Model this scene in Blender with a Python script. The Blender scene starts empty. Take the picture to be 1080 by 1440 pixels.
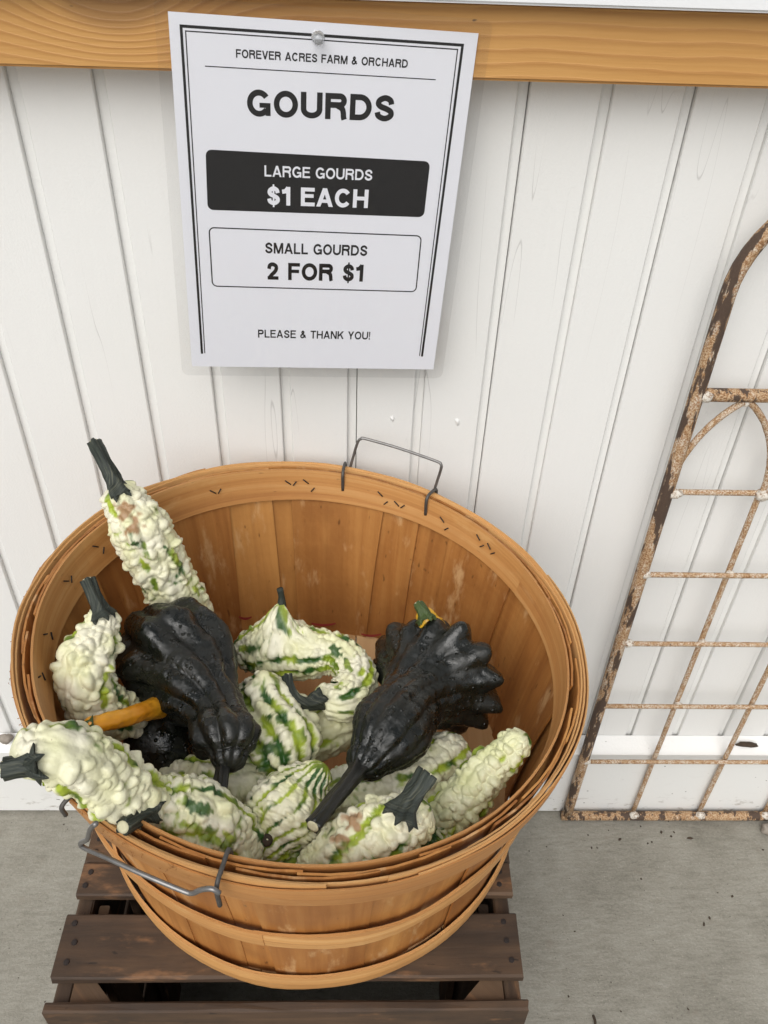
import bpy, bmesh, math, random
import numpy as np
from mathutils import Matrix, Vector, noise as mnoise

random.seed(7)
rng = np.random.default_rng(7)
S = bpy.context.scene
COL = S.collection

# ------------------------------------------------------------------ camera
IW, IH, FPX = 1080.0, 1440.0, 1211.72
PITCH, YAW, ROLL = 0.6959, 0.0439, 0.0408
CAM = np.array([0.0032, -0.7211, 1.1719])
_fw = np.array([math.sin(YAW) * math.cos(PITCH), math.cos(YAW) * math.cos(PITCH), -math.sin(PITCH)])
_r0 = np.array([math.cos(YAW), -math.sin(YAW), 0.0])
_u0 = np.cross(_r0, _fw)
RGT = math.cos(ROLL) * _r0 + math.sin(ROLL) * _u0
UPV = -math.sin(ROLL) * _r0 + math.cos(ROLL) * _u0
cd = bpy.data.cameras.new('camera')
cam = bpy.data.objects.new('camera', cd)
COL.objects.link(cam)
cd.sensor_fit = 'VERTICAL'
cd.sensor_height = 36.0
cd.lens = 36.0 * FPX / IH
cd.clip_start = 0.02
cd.clip_end = 500.0
cam.matrix_world = Matrix(((RGT[0], UPV[0], -_fw[0], CAM[0]), (RGT[1], UPV[1], -_fw[1], CAM[1]),
                           (RGT[2], UPV[2], -_fw[2], CAM[2]), (0, 0, 0, 1)))
S.camera = cam

# ------------------------------------------------------------------ world, sun, exposure
SUN_EL, SUN_AZ = math.radians(47), math.radians(198)      # direction to the sun, azimuth from +Y clockwise
world = bpy.data.worlds.new('World')
S.world = world
world.use_nodes = True
wn = world.node_tree.nodes
wn.clear()
sky = wn.new('ShaderNodeTexSky')
sky.sky_type = 'NISHITA'
sky.sun_disc = False
sky.sun_elevation = SUN_EL
sky.sun_rotation = SUN_AZ
sky.air_density = 1.0
sky.dust_density = 3.0
sky.ozone_density = 1.0
hs = wn.new('ShaderNodeHueSaturation')
hs.inputs['Saturation'].default_value = 0.30            # a clouded sky is nearly colourless
bgn = wn.new('ShaderNodeBackground')
bgn.inputs['Strength'].default_value = 0.10
wo = wn.new('ShaderNodeOutputWorld')
wl = world.node_tree.links
wl.new(sky.outputs[0], hs.inputs['Color'])
wl.new(hs.outputs[0], bgn.inputs['Color'])
wl.new(bgn.outputs[0], wo.inputs['Surface'])
sd = bpy.data.lights.new('sun', 'SUN')
sd.energy = 1.5
sd.angle = math.radians(60)
sd.color = (1.0, 0.985, 0.96)
sun = bpy.data.objects.new('sun', sd)
COL.objects.link(sun)
_dir = Vector((math.sin(SUN_AZ) * math.cos(SUN_EL), math.cos(SUN_AZ) * math.cos(SUN_EL), math.sin(SUN_EL)))
sun.rotation_euler = (-_dir).to_track_quat('-Z', 'Y').to_euler()
S.view_settings.view_transform = 'Standard'
S.view_settings.look = 'None'
S.view_settings.gamma = 1.0
S.view_settings.exposure = 0.32
S.view_settings.use_curve_mapping = False

# ------------------------------------------------------------------ helpers
def ray(px, py):
    return RGT * (px - IW / 2) - UPV * (py - IH / 2) + _fw * FPX
def pz(px, py, z):
    d = ray(px, py); return CAM + d * ((z - CAM[2]) / d[2])
def py_(px, py, y):
    d = ray(px, py); return CAM + d * ((y - CAM[1]) / d[1])

def link(o, parent=None):
    COL.objects.link(o)
    if parent is not None:
        o.parent = parent
        o.matrix_parent_inverse = parent.matrix_basis.inverted()
    return o
def tag(o, label=None, cat=None, group=None, kind=None):
    if label: o['label'] = label
    if cat: o['category'] = cat
    if group: o['group'] = group
    if kind: o['kind'] = kind
    return o
def thing(name, loc, label, cat, group=None):
    o = bpy.data.objects.new(name, None)
    o.empty_display_size = 0.05
    o.location = loc
    COL.objects.link(o)
    return tag(o, label, cat, group)
def mesh_obj(name, verts, faces, mat, parent=None, smooth=False, guv=None, col=None):
    me = bpy.data.meshes.new(name)
    me.from_pydata([tuple(map(float, v)) for v in verts], [], [tuple(map(int, f)) for f in faces])
    me.update()
    if smooth:
        me.polygons.foreach_set('use_smooth', [True] * len(me.polygons))
    if guv is not None:
        a = me.attributes.new('guv', 'FLOAT_VECTOR', 'POINT')
        a.data.foreach_set('vector', np.asarray(guv, dtype=np.float32).ravel())
    if col is not None:
        c = np.ones((len(verts), 4), dtype=np.float32); c[:, :3] = col
        a = me.color_attributes.new('Col', 'FLOAT_COLOR', 'POINT')
        a.data.foreach_set('color', c.ravel())
    me.materials.append(mat)
    o = bpy.data.objects.new(name, me)
    return link(o, parent)

def bevel_obj(o, w, seg=2):
    bm = bmesh.new(); bm.from_mesh(o.data)
    bmesh.ops.bevel(bm, geom=bm.edges[:], offset=w, segments=seg, affect='EDGES', profile=0.6)
    bm.to_mesh(o.data); bm.free()

def board(name, x0, x1, y0, y1, z0, z1, mat, parent, axis='x', bev=0.0015, warp=0.0):
    """a sawn board; guv runs along its grain axis"""
    n = 10
    L = {'x': (x0, x1), 'y': (y0, y1), 'z': (z0, z1)}[axis]
    P = []; F = []
    c = bev
    if axis == 'x': a0, a1, b0, b1 = y0, y1, z0, z1
    elif axis == 'y': a0, a1, b0, b1 = x0, x1, z0, z1
    else: a0, a1, b0, b1 = x0, x1, y0, y1
    prof = [(a0 + c, b0), (a1 - c, b0), (a1, b0 + c), (a1, b1 - c), (a1 - c, b1), (a0 + c, b1), (a0, b1 - c), (a0, b0 + c)]
    seed = random.uniform(0, 50)
    guv = []
    for i in range(n + 1):
        l = L[0] + (L[1] - L[0]) * i / n
        for j, (a, b) in enumerate(prof):
            da = warp * (mnoise.noise((l * 25, j * 0.7, seed)))
            db = warp * (mnoise.noise((l * 25, j * 0.7 + 9, seed)))
            e = warp * 1.5 * mnoise.noise((j * 1.3, seed, i)) if i in (0, n) else 0
            p = {'x': (l + e, a + da, b + db), 'y': (a + da, l + e, b + db), 'z': (a + da, b + db, l + e)}[axis]
            P.append(p)
            guv.append((l, a + b * 0.9, seed))
    m = len(prof)
    for i in range(n):
        for j in range(m):
            k = (j + 1) % m
            F.append((i * m + j, i * m + k, (i + 1) * m + k, (i + 1) * m + j))
    F.append(tuple(range(m - 1, -1, -1)))
    F.append(tuple(n * m + j for j in range(m)))
    return mesh_obj(name, P, F, mat, parent, guv=guv)

def catmull(P, n):
    P = np.asarray(P, float)
    Q = np.vstack([2 * P[0] - P[1], P, 2 * P[-1] - P[-2]])
    out = []
    m = len(P) - 1
    for t in np.linspace(0, m, n):
        i = min(int(t), m - 1); u = t - i
        a, b, c, d = Q[i], Q[i + 1], Q[i + 2], Q[i + 3]
        out.append(0.5 * (2 * b + (c - a) * u + (2 * a - 5 * b + 4 * c - d) * u * u + (3 * b - a - 3 * c + d) * u ** 3))
    return np.array(out)
def frames(C):
    T = np.gradient(C, axis=0); T /= np.linalg.norm(T, axis=1)[:, None]
    up = np.array([0, 0, 1.0]) if abs(T[0][2]) < 0.9 else np.array([0, 1.0, 0])
    N = np.cross(T[0], up); N /= np.linalg.norm(N)
    Ns = [N]
    for t in T[1:]:
        N = N - t * (N @ t); N /= np.linalg.norm(N); Ns.append(N)
    Ns = np.array(Ns)
    return T, Ns, np.cross(T, Ns)
def tube(name, pts, rad, mat, parent=None, seg=10, n=None, ribs=0, ribamp=0.0, jitter=0.0, seed=0, straight=False, guv=True):
    pts = np.asarray(pts, float)
    n = n or max(2, 6 * (len(pts) - 1))
    C = catmull(pts, n) if not straight else pts
    n = len(C)
    T, N, B = frames(C)
    R = np.interp(np.linspace(0, 1, n), np.linspace(0, 1, len(rad)), rad) if hasattr(rad, '__len__') else np.full(n, rad)
    V = []; G = []
    s = np.concatenate([[0], np.cumsum(np.linalg.norm(np.diff(C, axis=0), axis=1))])
    for i in range(n):
        for j in range(seg):
            a = 2 * math.pi * j / seg
            r = R[i] * (1 + ribamp * math.cos(ribs * a + 2.0 * i / n))
            if jitter: r *= 1 + jitter * mnoise.noise((math.cos(a) * 1.5, math.sin(a) * 1.5, s[i] * 120 + seed))
            V.append(C[i] + r * (math.cos(a) * N[i] + math.sin(a) * B[i])); G.append((s[i], a * R[i], seed))
    F = [(i * seg + j, i * seg + (j + 1) % seg, (i + 1) * seg + (j + 1) % seg, (i + 1) * seg + j) for i in range(n - 1) for j in range(seg)]
    F.append(tuple(range(seg - 1, -1, -1))); F.append(tuple((n - 1) * seg + j for j in range(seg)))
    o = mesh_obj(name, V, F, mat, parent, smooth=True, guv=G)
    return o

# ------------------------------------------------------------------ materials
class NT:
    def __init__(self, name):
        m = bpy.data.materials.new(name); m.use_nodes = True
        self.m = m; self.t = m.node_tree; self.t.nodes.clear()
        self.out = self.n('ShaderNodeOutputMaterial')
        self.b = self.n('ShaderNodeBsdfPrincipled')
        self.l(self.b.outputs[0], self.out.inputs[0])
    def n(self, ty, **kw):
        x = self.t.nodes.new(ty)
        for k, v in kw.items(): setattr(x, k, v)
        return x
    def l(self, a, b): self.t.links.new(a, b)
    def val(self, sock, v):
        if hasattr(v, 'is_output'): self.l(v, sock)
        else: sock.default_value = v
    def math(self, op, a, b=0.0, c=None):
        x = self.n('ShaderNodeMath', operation=op)
        self.val(x.inputs[0], a); self.val(x.inputs[1], b)
        if c is not None: self.val(x.inputs[2], c)
        return x.outputs[0]
    def coord(self, attr=None):
        if attr: return self.n('ShaderNodeAttribute', attribute_name=attr).outputs['Vector']
        return self.n('ShaderNodeTexCoord').outputs['Object']
    def mapp(self, v, sc=(1, 1, 1), loc=(0, 0, 0)):
        x = self.n('ShaderNodeMapping'); x.inputs['Scale'].default_value = sc; x.inputs['Location'].default_value = loc
        self.l(v, x.inputs[0]); return x.outputs[0]
    def noise(self, v, scale, det=4, rough=0.55, dist=0.0):
        x = self.n('ShaderNodeTexNoise'); self.l(v, x.inputs['Vector'])
        x.inputs['Scale'].default_value = scale; x.inputs['Detail'].default_value = det
        x.inputs['Roughness'].default_value = rough; x.inputs['Distortion'].default_value = dist
        return x.outputs['Fac']
    def ramp(self, f, stops, interp='LINEAR'):
        x = self.n('ShaderNodeValToRGB'); x.color_ramp.interpolation = interp
        e = x.color_ramp.elements
        while len(e) < len(stops): e.new(0.5)
        for i, (p, c) in enumerate(stops):
            e[i].position = p; e[i].color = c if len(c) == 4 else (*c, 1)
        self.l(f, x.inputs[0]); return x.outputs[0]
    def step(self, f, a, b):
        x = self.n('ShaderNodeMapRange', interpolation_type='SMOOTHSTEP')
        self.l(f, x.inputs[0]); x.inputs[1].default_value = a; x.inputs[2].default_value = b
        return x.outputs[0]
    def mix(self, f, a, b, mode='MIX'):
        x = self.n('ShaderNodeMix', data_type='RGBA', blend_type=mode)
        self.val(x.inputs[0], f)
        for s, v in ((x.inputs[6], a), (x.inputs[7], b)):
            if hasattr(v, 'is_output'): self.l(v, s)
            else: s.default_value = (*v, 1) if len(v) == 3 else v
        return x.outputs[2]
    def bump(self, h, dist=0.001, st=1.0, prev=None):
        x = self.n('ShaderNodeBump'); x.inputs['Distance'].default_value = dist; x.inputs['Strength'].default_value = st
        self.l(h, x.inputs['Height'])
        if prev is not None: self.l(prev, x.inputs['Normal'])
        self.l(x.outputs[0], self.b.inputs['Normal']); return x.outputs[0]
    def base(self, c): self.val(self.b.inputs['Base Color'], c if hasattr(c, 'is_output') else (*c, 1))
    def rough(self, v): self.val(self.b.inputs['Roughness'], v)
    def set(self, k, v): self.val(self.b.inputs[k], v)

def mat_wood(name, light, mid, dark, along=6, across=90, rough=0.6, speck=0.0, bumpd=0.0006, blotch=0.35, patch=None):
    k = NT(name); v = k.coord('guv')
    sep = k.n('ShaderNodeSeparateXYZ'); k.l(v, sep.inputs[0])
    fine = k.noise(k.mapp(v, (along, across * 3, 1)), 1.0, 5, 0.6, 0.2)
    grain = k.noise(k.mapp(v, (along * 0.4, across, 1.3)), 1.0, 4, 0.55, 0.6)
    blo = k.noise(k.mapp(v, (9, 16, 3.1)), 1.0, 4, 0.55)
    f = k.math('ADD', k.math('MULTIPLY', grain, 0.65), k.math('MULTIPLY', fine, 0.35))
    c = k.ramp(f, [(0.28, dark), (0.5, mid), (0.72, light)])
    tone = k.n('ShaderNodeTexWhiteNoise', noise_dimensions='1D'); k.l(sep.outputs[2], tone.inputs['W'])
    c = k.mix(k.math('MULTIPLY', k.step(blo, 0.42, 0.72), blotch), c, dark)
    c = k.mix(k.math('MULTIPLY', k.step(tone.outputs['Value'], 0.45, 1.0), 0.60), c, light)
    c = k.mix(k.math('MULTIPLY', k.step(tone.outputs['Value'], 0.55, 0.0), 0.38), c, dark)
    if speck:
        sp = k.noise(k.mapp(v, (60, 170, 2)), 1.0, 2, 0.5)
        c = k.mix(k.math('MULTIPLY', k.step(sp, 0.68, 0.76), speck), c, tuple(x * 0.25 for x in dark))
    if patch:
        pn = k.noise(k.mapp(v, (14, 40, 5)), 1.0, 5, 0.65)
        c = k.mix(k.math('MULTIPLY', k.step(pn, 0.56, 0.72), patch[1]), c, patch[0])
    k.base(c); k.rough(rough)
    k.bump(f, bumpd, 0.8)
    return k.m

def build_mats():
    M = {}
    # painted boarding
    k = NT('white_paint'); v = k.n('ShaderNodeNewGeometry').outputs['Position']
    n1 = k.noise(v, 420, 3, 0.6); n2 = k.noise(k.mapp(v, (60, 60, 7)), 1.0, 5, 0.6)
    big = k.noise(v, 5, 3)
    c = k.mix(big, (0.775, 0.775, 0.75), (0.83, 0.83, 0.81))
    dirt = k.noise(v, 95, 2, 0.5)
    c = k.mix(k.math('MULTIPLY', k.step(dirt, 0.80, 0.83), 0.8), c, (0.12, 0.10, 0.08))
    vein = k.math('ABSOLUTE', k.math('SUBTRACT', k.noise(k.mapp(v, (26, 26, 1.4), (0.3, 0, 0.1)), 1.0, 2), 0.5))
    vmask = k.math('MULTIPLY', k.step(vein, 0.0028, 0.0), k.step(k.noise(k.mapp(v, (9, 9, 3)), 1.0, 2), 0.54, 0.62))
    c = k.mix(k.math('MULTIPLY', vmask, 0.42), c, (0.36, 0.35, 0.335))
    k.base(c); k.rough(0.42)
    hgt = k.math('ADD', k.math('MULTIPLY', n1, 0.45), k.math('MULTIPLY', n2, 0.75))
    k.bump(hgt, 0.0011, 0.55); M['paint'] = k.m
    # lower trim: same paint, splashed with dirt
    k = NT('dirty_white_paint'); v = k.coord()
    sep = k.n('ShaderNodeSeparateXYZ'); k.l(v, sep.inputs[0])
    n1 = k.noise(v, 300, 3, 0.6)
    d1 = k.noise(k.mapp(v, (40, 40, 90)), 1.0, 4, 0.65)
    low = k.step(sep.outputs[2], 0.055, 0.0)
    mask = k.math('MULTIPLY', k.step(d1, 0.56, 0.70), k.math('ADD', k.math('MULTIPLY', low, 0.9), 0.03))
    c = k.mix(mask, (0.80, 0.80, 0.775), (0.26, 0.22, 0.17))
    sp = k.noise(k.mapp(v, (110, 110, 170)), 1.0, 1)
    c = k.mix(k.math('MULTIPLY', k.step(sp, 0.76, 0.80), 0.85), c, (0.09, 0.08, 0.06))
    k.base(c); k.rough(0.45); k.bump(n1, 0.0006, 0.5); M['trim'] = k.m
    # gloss white ledge
    k = NT('ledge_paint'); k.base((0.82, 0.83, 0.84)); k.rough(0.35)
    k.bump(k.noise(k.coord(), 200, 3), 0.0004, 0.4); M['ledge'] = k.m
    # concrete
    k = NT('concrete'); v = k.coord()
    a = k.noise(v, 9, 5, 0.6); b = k.noise(v, 260, 4, 0.7); d = k.noise(k.mapp(v, (40, 150, 40)), 1.0, 4, 0.65)
    f = k.math('ADD', k.math('MULTIPLY', a, 0.4), k.math('ADD', k.math('MULTIPLY', b, 0.3), k.math('MULTIPLY', d, 0.3)))
    c = k.ramp(f, [(0.32, (0.155, 0.145, 0.115)), (0.5, (0.265, 0.250, 0.208)), (0.68, (0.36, 0.345, 0.295))])
    pit = k.noise(v, 330, 1, 0.4)
    c = k.mix(k.math('MULTIPLY', k.step(pit, 0.70, 0.78), 0.65), c, (0.09, 0.08, 0.065))
    ag = k.noise(v, 520, 1, 0.4)
    c = k.mix(k.math('MULTIPLY', k.step(ag, 0.70, 0.78), 0.5), c, (0.50, 0.47, 0.40))
    st = k.noise(k.mapp(v, (1, 1, 1), (3.3, 1.7, 0)), 26, 3, 0.6)
    c = k.mix(k.math('MULTIPLY', k.step(st, 0.62, 0.75), 0.35), c, (0.20, 0.16, 0.12))
    k.base(c); k.rough(0.85); k.bump(k.math('ADD', b, d), 0.0016, 0.7); M['concrete'] = k.m
    # timber rail: growth rings bent round a knot
    k = NT('pine_rail'); v = k.coord()
    sep = k.n('ShaderNodeSeparateXYZ'); k.l(v, sep.inputs[0])
    kp = py_(158, 6, -0.04)
    wob = k.noise(k.mapp(v, (3.2, 0.5, 5)), 1.0, 3)
    dx = k.math('DIVIDE', k.math('SUBTRACT', sep.outputs[0], float(kp[0])), 0.062)
    dz = k.math('DIVIDE', k.math('SUBTRACT', sep.outputs[2], float(kp[2] + 0.004)), 0.034)
    r2 = k.math('ADD', k.math('MULTIPLY', dx, dx), k.math('MULTIPLY', dz, dz))
    g = k.math('POWER', 2.718, k.math('MULTIPLY', r2, -1.0))
    fld = k.math('ADD', sep.outputs[2], k.math('ADD', k.math('MULTIPLY', g, 0.048), k.math('MULTIPLY', wob, 0.022)))
    fld = k.math('ADD', fld, k.math('MULTIPLY', k.noise(k.mapp(v, (40, 40, 260)), 1.0, 3), 0.0022))
    fr = k.math('FRACT', k.math('MULTIPLY', fld, 112.0))
    ring = k.ramp(fr, [(0.0, (0, 0, 0)), (0.50, (0.22, 0.22, 0.22)), (0.80, (1, 1, 1)), (0.93, (0.75, 0.75, 0.75)), (1.0, (0, 0, 0))])
    bl = k.noise(k.mapp(v, (7, 7, 20)), 1.0, 4)
    lite = k.mix(bl, (0.48, 0.235, 0.060), (0.62, 0.335, 0.105))
    c = k.mix(k.math('MULTIPLY', ring, 0.62), lite, (0.36, 0.15, 0.033))
    c = k.mix(k.math('MULTIPLY', k.step(r2, 0.55, 0.08), 0.62), c, (0.19, 0.085, 0.03))
    fib = k.noise(k.mapp(v, (12, 12, 500)), 1.0, 3)
    c = k.mix(k.math('MULTIPLY', fib, 0.22), c, (0.75, 0.47, 0.19))
    sp = k.noise(k.mapp(v, (60, 60, 130)), 1.0, 1)
    c = k.mix(k.math('MULTIPLY', k.step(sp, 0.77, 0.81), 0.8), c, (0.06, 0.04, 0.025))
    k.base(c); k.rough(0.52); k.bump(k.math('ADD', ring, fib), 0.0004, 0.5); M['pine'] = k.m
    # basket veneer
    M['stave'] = mat_wood('stave_veneer', (0.60, 0.300, 0.088), (0.44, 0.185, 0.046), (0.24, 0.085, 0.019), along=7, across=60, rough=0.5, speck=0.55, blotch=0.8, patch=((0.64, 0.40, 0.19), 0.7))
    M['hoop'] = mat_wood('hoop_veneer', (0.74, 0.445, 0.180), (0.60, 0.295, 0.092), (0.36, 0.145, 0.040), along=5, across=130, rough=0.55, speck=0.35, blotch=0.4, patch=((0.72, 0.46, 0.20), 0.35))
    M['floor_veneer'] = mat_wood('basket_floor_veneer', (0.70, 0.47, 0.24), (0.58, 0.36, 0.16), (0.40, 0.22, 0.09), along=7, across=80)
    M['crate'] = mat_wood('crate_wood', (0.145, 0.083, 0.042), (0.080, 0.045, 0.024), (0.030, 0.019, 0.012), along=14, across=55, rough=0.72, speck=0.7, blotch=0.85, bumpd=0.0012, patch=((0.25, 0.125, 0.055), 0.7))
    k = NT('nail_iron'); k.base((0.035, 0.028, 0.026)); k.set('Metallic', 0.5); k.rough(0.6); M['nail'] = k.m
    k = NT('galvanised_wire'); v = k.coord(); k.base(k.mix(k.noise(v, 180, 3), (0.17, 0.165, 0.16), (0.33, 0.32, 0.31))); k.set('Metallic', 0.75); k.rough(0.42); M['wire'] = k.m
    k = NT('dull_wire'); v = k.coord(); k.base(k.mix(k.noise(v, 180, 3), (0.06, 0.055, 0.05), (0.15, 0.14, 0.13))); k.set('Metallic', 0.5); k.rough(0.55); M['dullwire'] = k.m
    # rusty gate
    def rust(name, paintfrac, darkmix):
        k = NT(name); v = k.coord()
        a = k.noise(v, 60, 5, 0.65); b = k.noise(v, 620, 4, 0.7)
        c = k.ramp(b, [(0.34, (0.14, 0.060, 0.025)), (0.47, (0.37, 0.20, 0.085)), (0.60, (0.56, 0.42, 0.27))])
        pl = k.noise(k.mapp(v, (130, 130, 60), (1, 2, 3)), 1.0, 5, 0.6)
        pale = k.mix(k.step(b, 0.42, 0.58), (0.36, 0.19, 0.09), (0.66, 0.58, 0.46))
        c = k.mix(k.step(pl, 0.58 - paintfrac, 0.72 - paintfrac), c, pale)
        dk = k.noise(k.mapp(v, (95, 95, 22), (7, 1, 0)), 1.0, 5, 0.6)
        brown = k.mix(b, (0.060, 0.037, 0.024), (0.105, 0.066, 0.045))
        c = k.mix(k.step(dk, 0.59 - darkmix, 0.65 - darkmix), c, brown)
        k.base(c); k.rough(0.75); k.bump(k.math('ADD', a, b), 0.0012, 0.8); return k.m
    M['rust_post'] = rust('rusty_painted_tube', 0.12, 0.115)
    M['rust_rod'] = rust('rusty_rod', 0.16, -0.06)
    M['rust_rail'] = rust('rusty_rail', 0.02, 0.10)
    k = NT('weld_scale'); v = k.coord(); k.base(k.ramp(k.noise(v, 330, 4, 0.7), [(0.36, (0.22, 0.12, 0.06)), (0.5, (0.62, 0.57, 0.49)), (0.7, (0.75, 0.72, 0.66))])); k.rough(0.8); M['weld'] = k.m
    # sign
    k = NT('paper'); k.base((0.85, 0.86, 0.915)); k.rough(0.6); M['paper'] = k.m
    k = NT('black_print'); k.base((0.010, 0.010, 0.012)); k.rough(0.45); M['ink'] = k.m
    k = NT('white_print'); k.base((0.85, 0.86, 0.915)); k.rough(0.6); M['whiteink'] = k.m
    k = NT('laminate_film'); v = k.coord()
    tr = k.n('ShaderNodeBsdfTransparent'); tr.inputs[0].default_value = (0.97, 0.97, 0.97, 1)
    gl = k.n('ShaderNodeBsdfGlossy'); gl.inputs['Roughness'].default_value = 0.10
    fr = k.n('ShaderNodeLayerWeight'); fr.inputs['Blend'].default_value = 0.25
    nb = k.bump(k.noise(k.mapp(v, (30, 30, 18)), 1.0, 3), 0.004, 0.6)
    k.l(nb, gl.inputs['Normal']); fac = k.math('ADD', 0.022, k.math('MULTIPLY', k.math('POWER', fr.outputs['Facing'], 3.0), 0.35))
    mx = k.n('ShaderNodeMixShader'); k.l(fac, mx.inputs[0]); k.l(tr.outputs[0], mx.inputs[1]); k.l(gl.outputs[0], mx.inputs[2])
    k.l(mx.outputs[0], k.out.inputs[0]); M['film'] = k.m
    k = NT('clear_plastic'); k.base((0.93, 0.94, 0.95)); k.rough(0.06); k.set('Transmission Weight', 0.85); k.set('IOR', 1.45); M['clear'] = k.m
    # gourds
    def gourd_mat(name, rough, coat, bumps, bd, spots=False, sss=0.0):
        k = NT(name); v = k.coord()
        ca = k.n('ShaderNodeAttribute', attribute_name='Col').outputs['Color']
        n = k.noise(v, 160, 4, 0.6)
        c = k.mix(k.math('MULTIPLY', n, 0.30), ca, k.mix(1.0, ca, (0.80, 0.74, 0.58), 'MULTIPLY'))
        if spots:
            s = k.noise(v, 240, 2, 0.5)
            c = k.mix(k.math('MULTIPLY', k.step(s, 0.72, 0.76), 0.45), c, (0.30, 0.20, 0.10))
        k.base(c); k.rough(k.math('ADD', rough - 0.12, k.math('MULTIPLY', n, 0.24)))
        if coat: k.set('Coat Weight', coat); k.set('Coat Roughness', 0.12)
        if sss:
            k.set('Subsurface Weight', sss); k.set('Subsurface Radius', (0.6, 0.5, 0.25)); k.set('Subsurface Scale', 0.003)
        k.bump(k.noise(v, bumps, 3, 0.6), bd, 0.7); return k.m
    M['gourd'] = gourd_mat('pale_gourd_skin', 0.44, 0.0, 330, 0.0007, True, 0.0)
    M['yellow'] = gourd_mat('yellow_gourd_skin', 0.36, 0.15, 200, 0.0005)
    k = NT('black_gourd_skin'); v = k.coord()
    ca = k.n('ShaderNodeAttribute', attribute_name='Col').outputs['Color']
    k.base(ca)
    wet = k.noise(v, 75, 3, 0.6)
    k.rough(k.math('ADD', 0.13, k.math('MULTIPLY', k.step(wet, 0.38, 0.56), 0.34)))
    vor = k.n('ShaderNodeTexVoronoi'); k.l(v, vor.inputs['Vector']); vor.inputs['Scale'].default_value = 210
    drop = k.step(vor.outputs['Distance'], 0.42, 0.12)
    dmask = k.math('MULTIPLY', drop, k.step(k.noise(v, 120, 2), 0.54, 0.60))
    k.set('Specular IOR Level', 0.55)
    b1 = k.bump(k.noise(v, 170, 4, 0.6), 0.0020, 0.45)
    k.bump(dmask, 0.0012, 0.9, b1); M['black'] = k.m
    k = NT('dry_stem'); v = k.coord('guv')
    st = k.noise(k.mapp(v, (40, 700, 3)), 1.0, 4, 0.65)
    k.base(k.ramp(st, [(0.34, (0.008, 0.012, 0.009)), (0.52, (0.026, 0.034, 0.025)), (0.66, (0.085, 0.088, 0.062)), (0.78, (0.19, 0.17, 0.11))]))
    k.rough(0.6); k.bump(st, 0.001, 0.9); M['stem'] = k.m
    k = NT('green_stem'); v = k.coord('guv'); st = k.noise(k.mapp(v, (40, 600, 3)), 1.0, 4, 0.65)
    k.base(k.mix(st, (0.015, 0.035, 0.008), (0.09, 0.13, 0.03))); k.rough(0.55); k.bump(st, 0.001, 0.8); M['greenstem'] = k.m
    k = NT('black_stem'); v = k.coord('guv'); st = k.noise(k.mapp(v, (60, 500, 3)), 1.0, 3, 0.65)
    k.base(k.mix(st, (0.006, 0.007, 0.006), (0.022, 0.022, 0.018))); k.rough(0.38); k.bump(st, 0.0008, 0.8); M['blackstem'] = k.m
    k = NT('stem_cut'); v = k.coord(); k.base(k.mix(k.noise(v, 500, 3), (0.42, 0.40, 0.25), (0.62, 0.58, 0.40))); k.rough(0.8); M['cut'] = k.m
    k = NT('fibre'); k.base((0.42, 0.21, 0.075)); k.rough(0.8); M['fibre'] = k.m
    k = NT('pebble_stone'); v = k.coord(); k.base(k.mix(k.noise(v, 200, 4), (0.20, 0.17, 0.14), (0.36, 0.32, 0.27))); k.rough(0.85); M['stone'] = k.m
    k = NT('dead_leaf'); v = k.coord(); k.base(k.mix(k.noise(v, 200, 4), (0.025, 0.018, 0.012), (0.075, 0.048, 0.028))); k.rough(0.85); M['litter'] = k.m
    k = NT('dark_void'); k.base((0.05, 0.05, 0.05)); k.rough(0.9); M['void'] = k.m
    k = NT('marker_red'); k.base((0.33, 0.035, 0.035)); k.rough(0.6); M['red'] = k.m
    return M
M = build_mats()

# ------------------------------------------------------------------ setting: ground
g = mesh_obj('ground', [(-40, -60, 0), (40, -60, 0), (40, 12, 0), (-40, 12, 0)], [(0, 1, 2, 3)], M['concrete'])
tag(g, kind='structure')

# ------------------------------------------------------------------ boarded wall
SP, X0 = 0.0655, -0.0007
wall = thing('boarded_wall', (0, 0, 0), 'white painted wall of narrow upright boards with square grooves', 'wall')
GW, GD = 0.0092, 0.0052
KS = range(-24, 30)
def plank_mesh():
    w = SP - GW; c = 0.0009
    prof = [(GW / 2, 0.016), (GW / 2, c), (GW / 2 + c, 0.0), (SP - GW / 2 - c, 0.0), (SP - GW / 2, c), (SP - GW / 2, 0.016)]
    V = []; F = []
    for z in (0.003, 1.20):
        V += [(x, y, z) for x, y in prof]
    m = len(prof)
    for j in range(m):
        kx = (j + 1) % m
        F.append((j, kx, m + kx, m + j))
    F.append(tuple(range(m - 1, -1, -1))); F.append(tuple(range(m, 2 * m)))
    return V, F
pv, pf = plank_mesh()
p0 = mesh_obj('plank', pv, pf, M['paint'], wall)
p0.location.x = X0 + SP * KS[0]
for kx in list(KS)[1:]:
    o = p0.copy(); COL.objects.link(o); o.parent = wall; o.location.x = X0 + SP * kx
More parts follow.
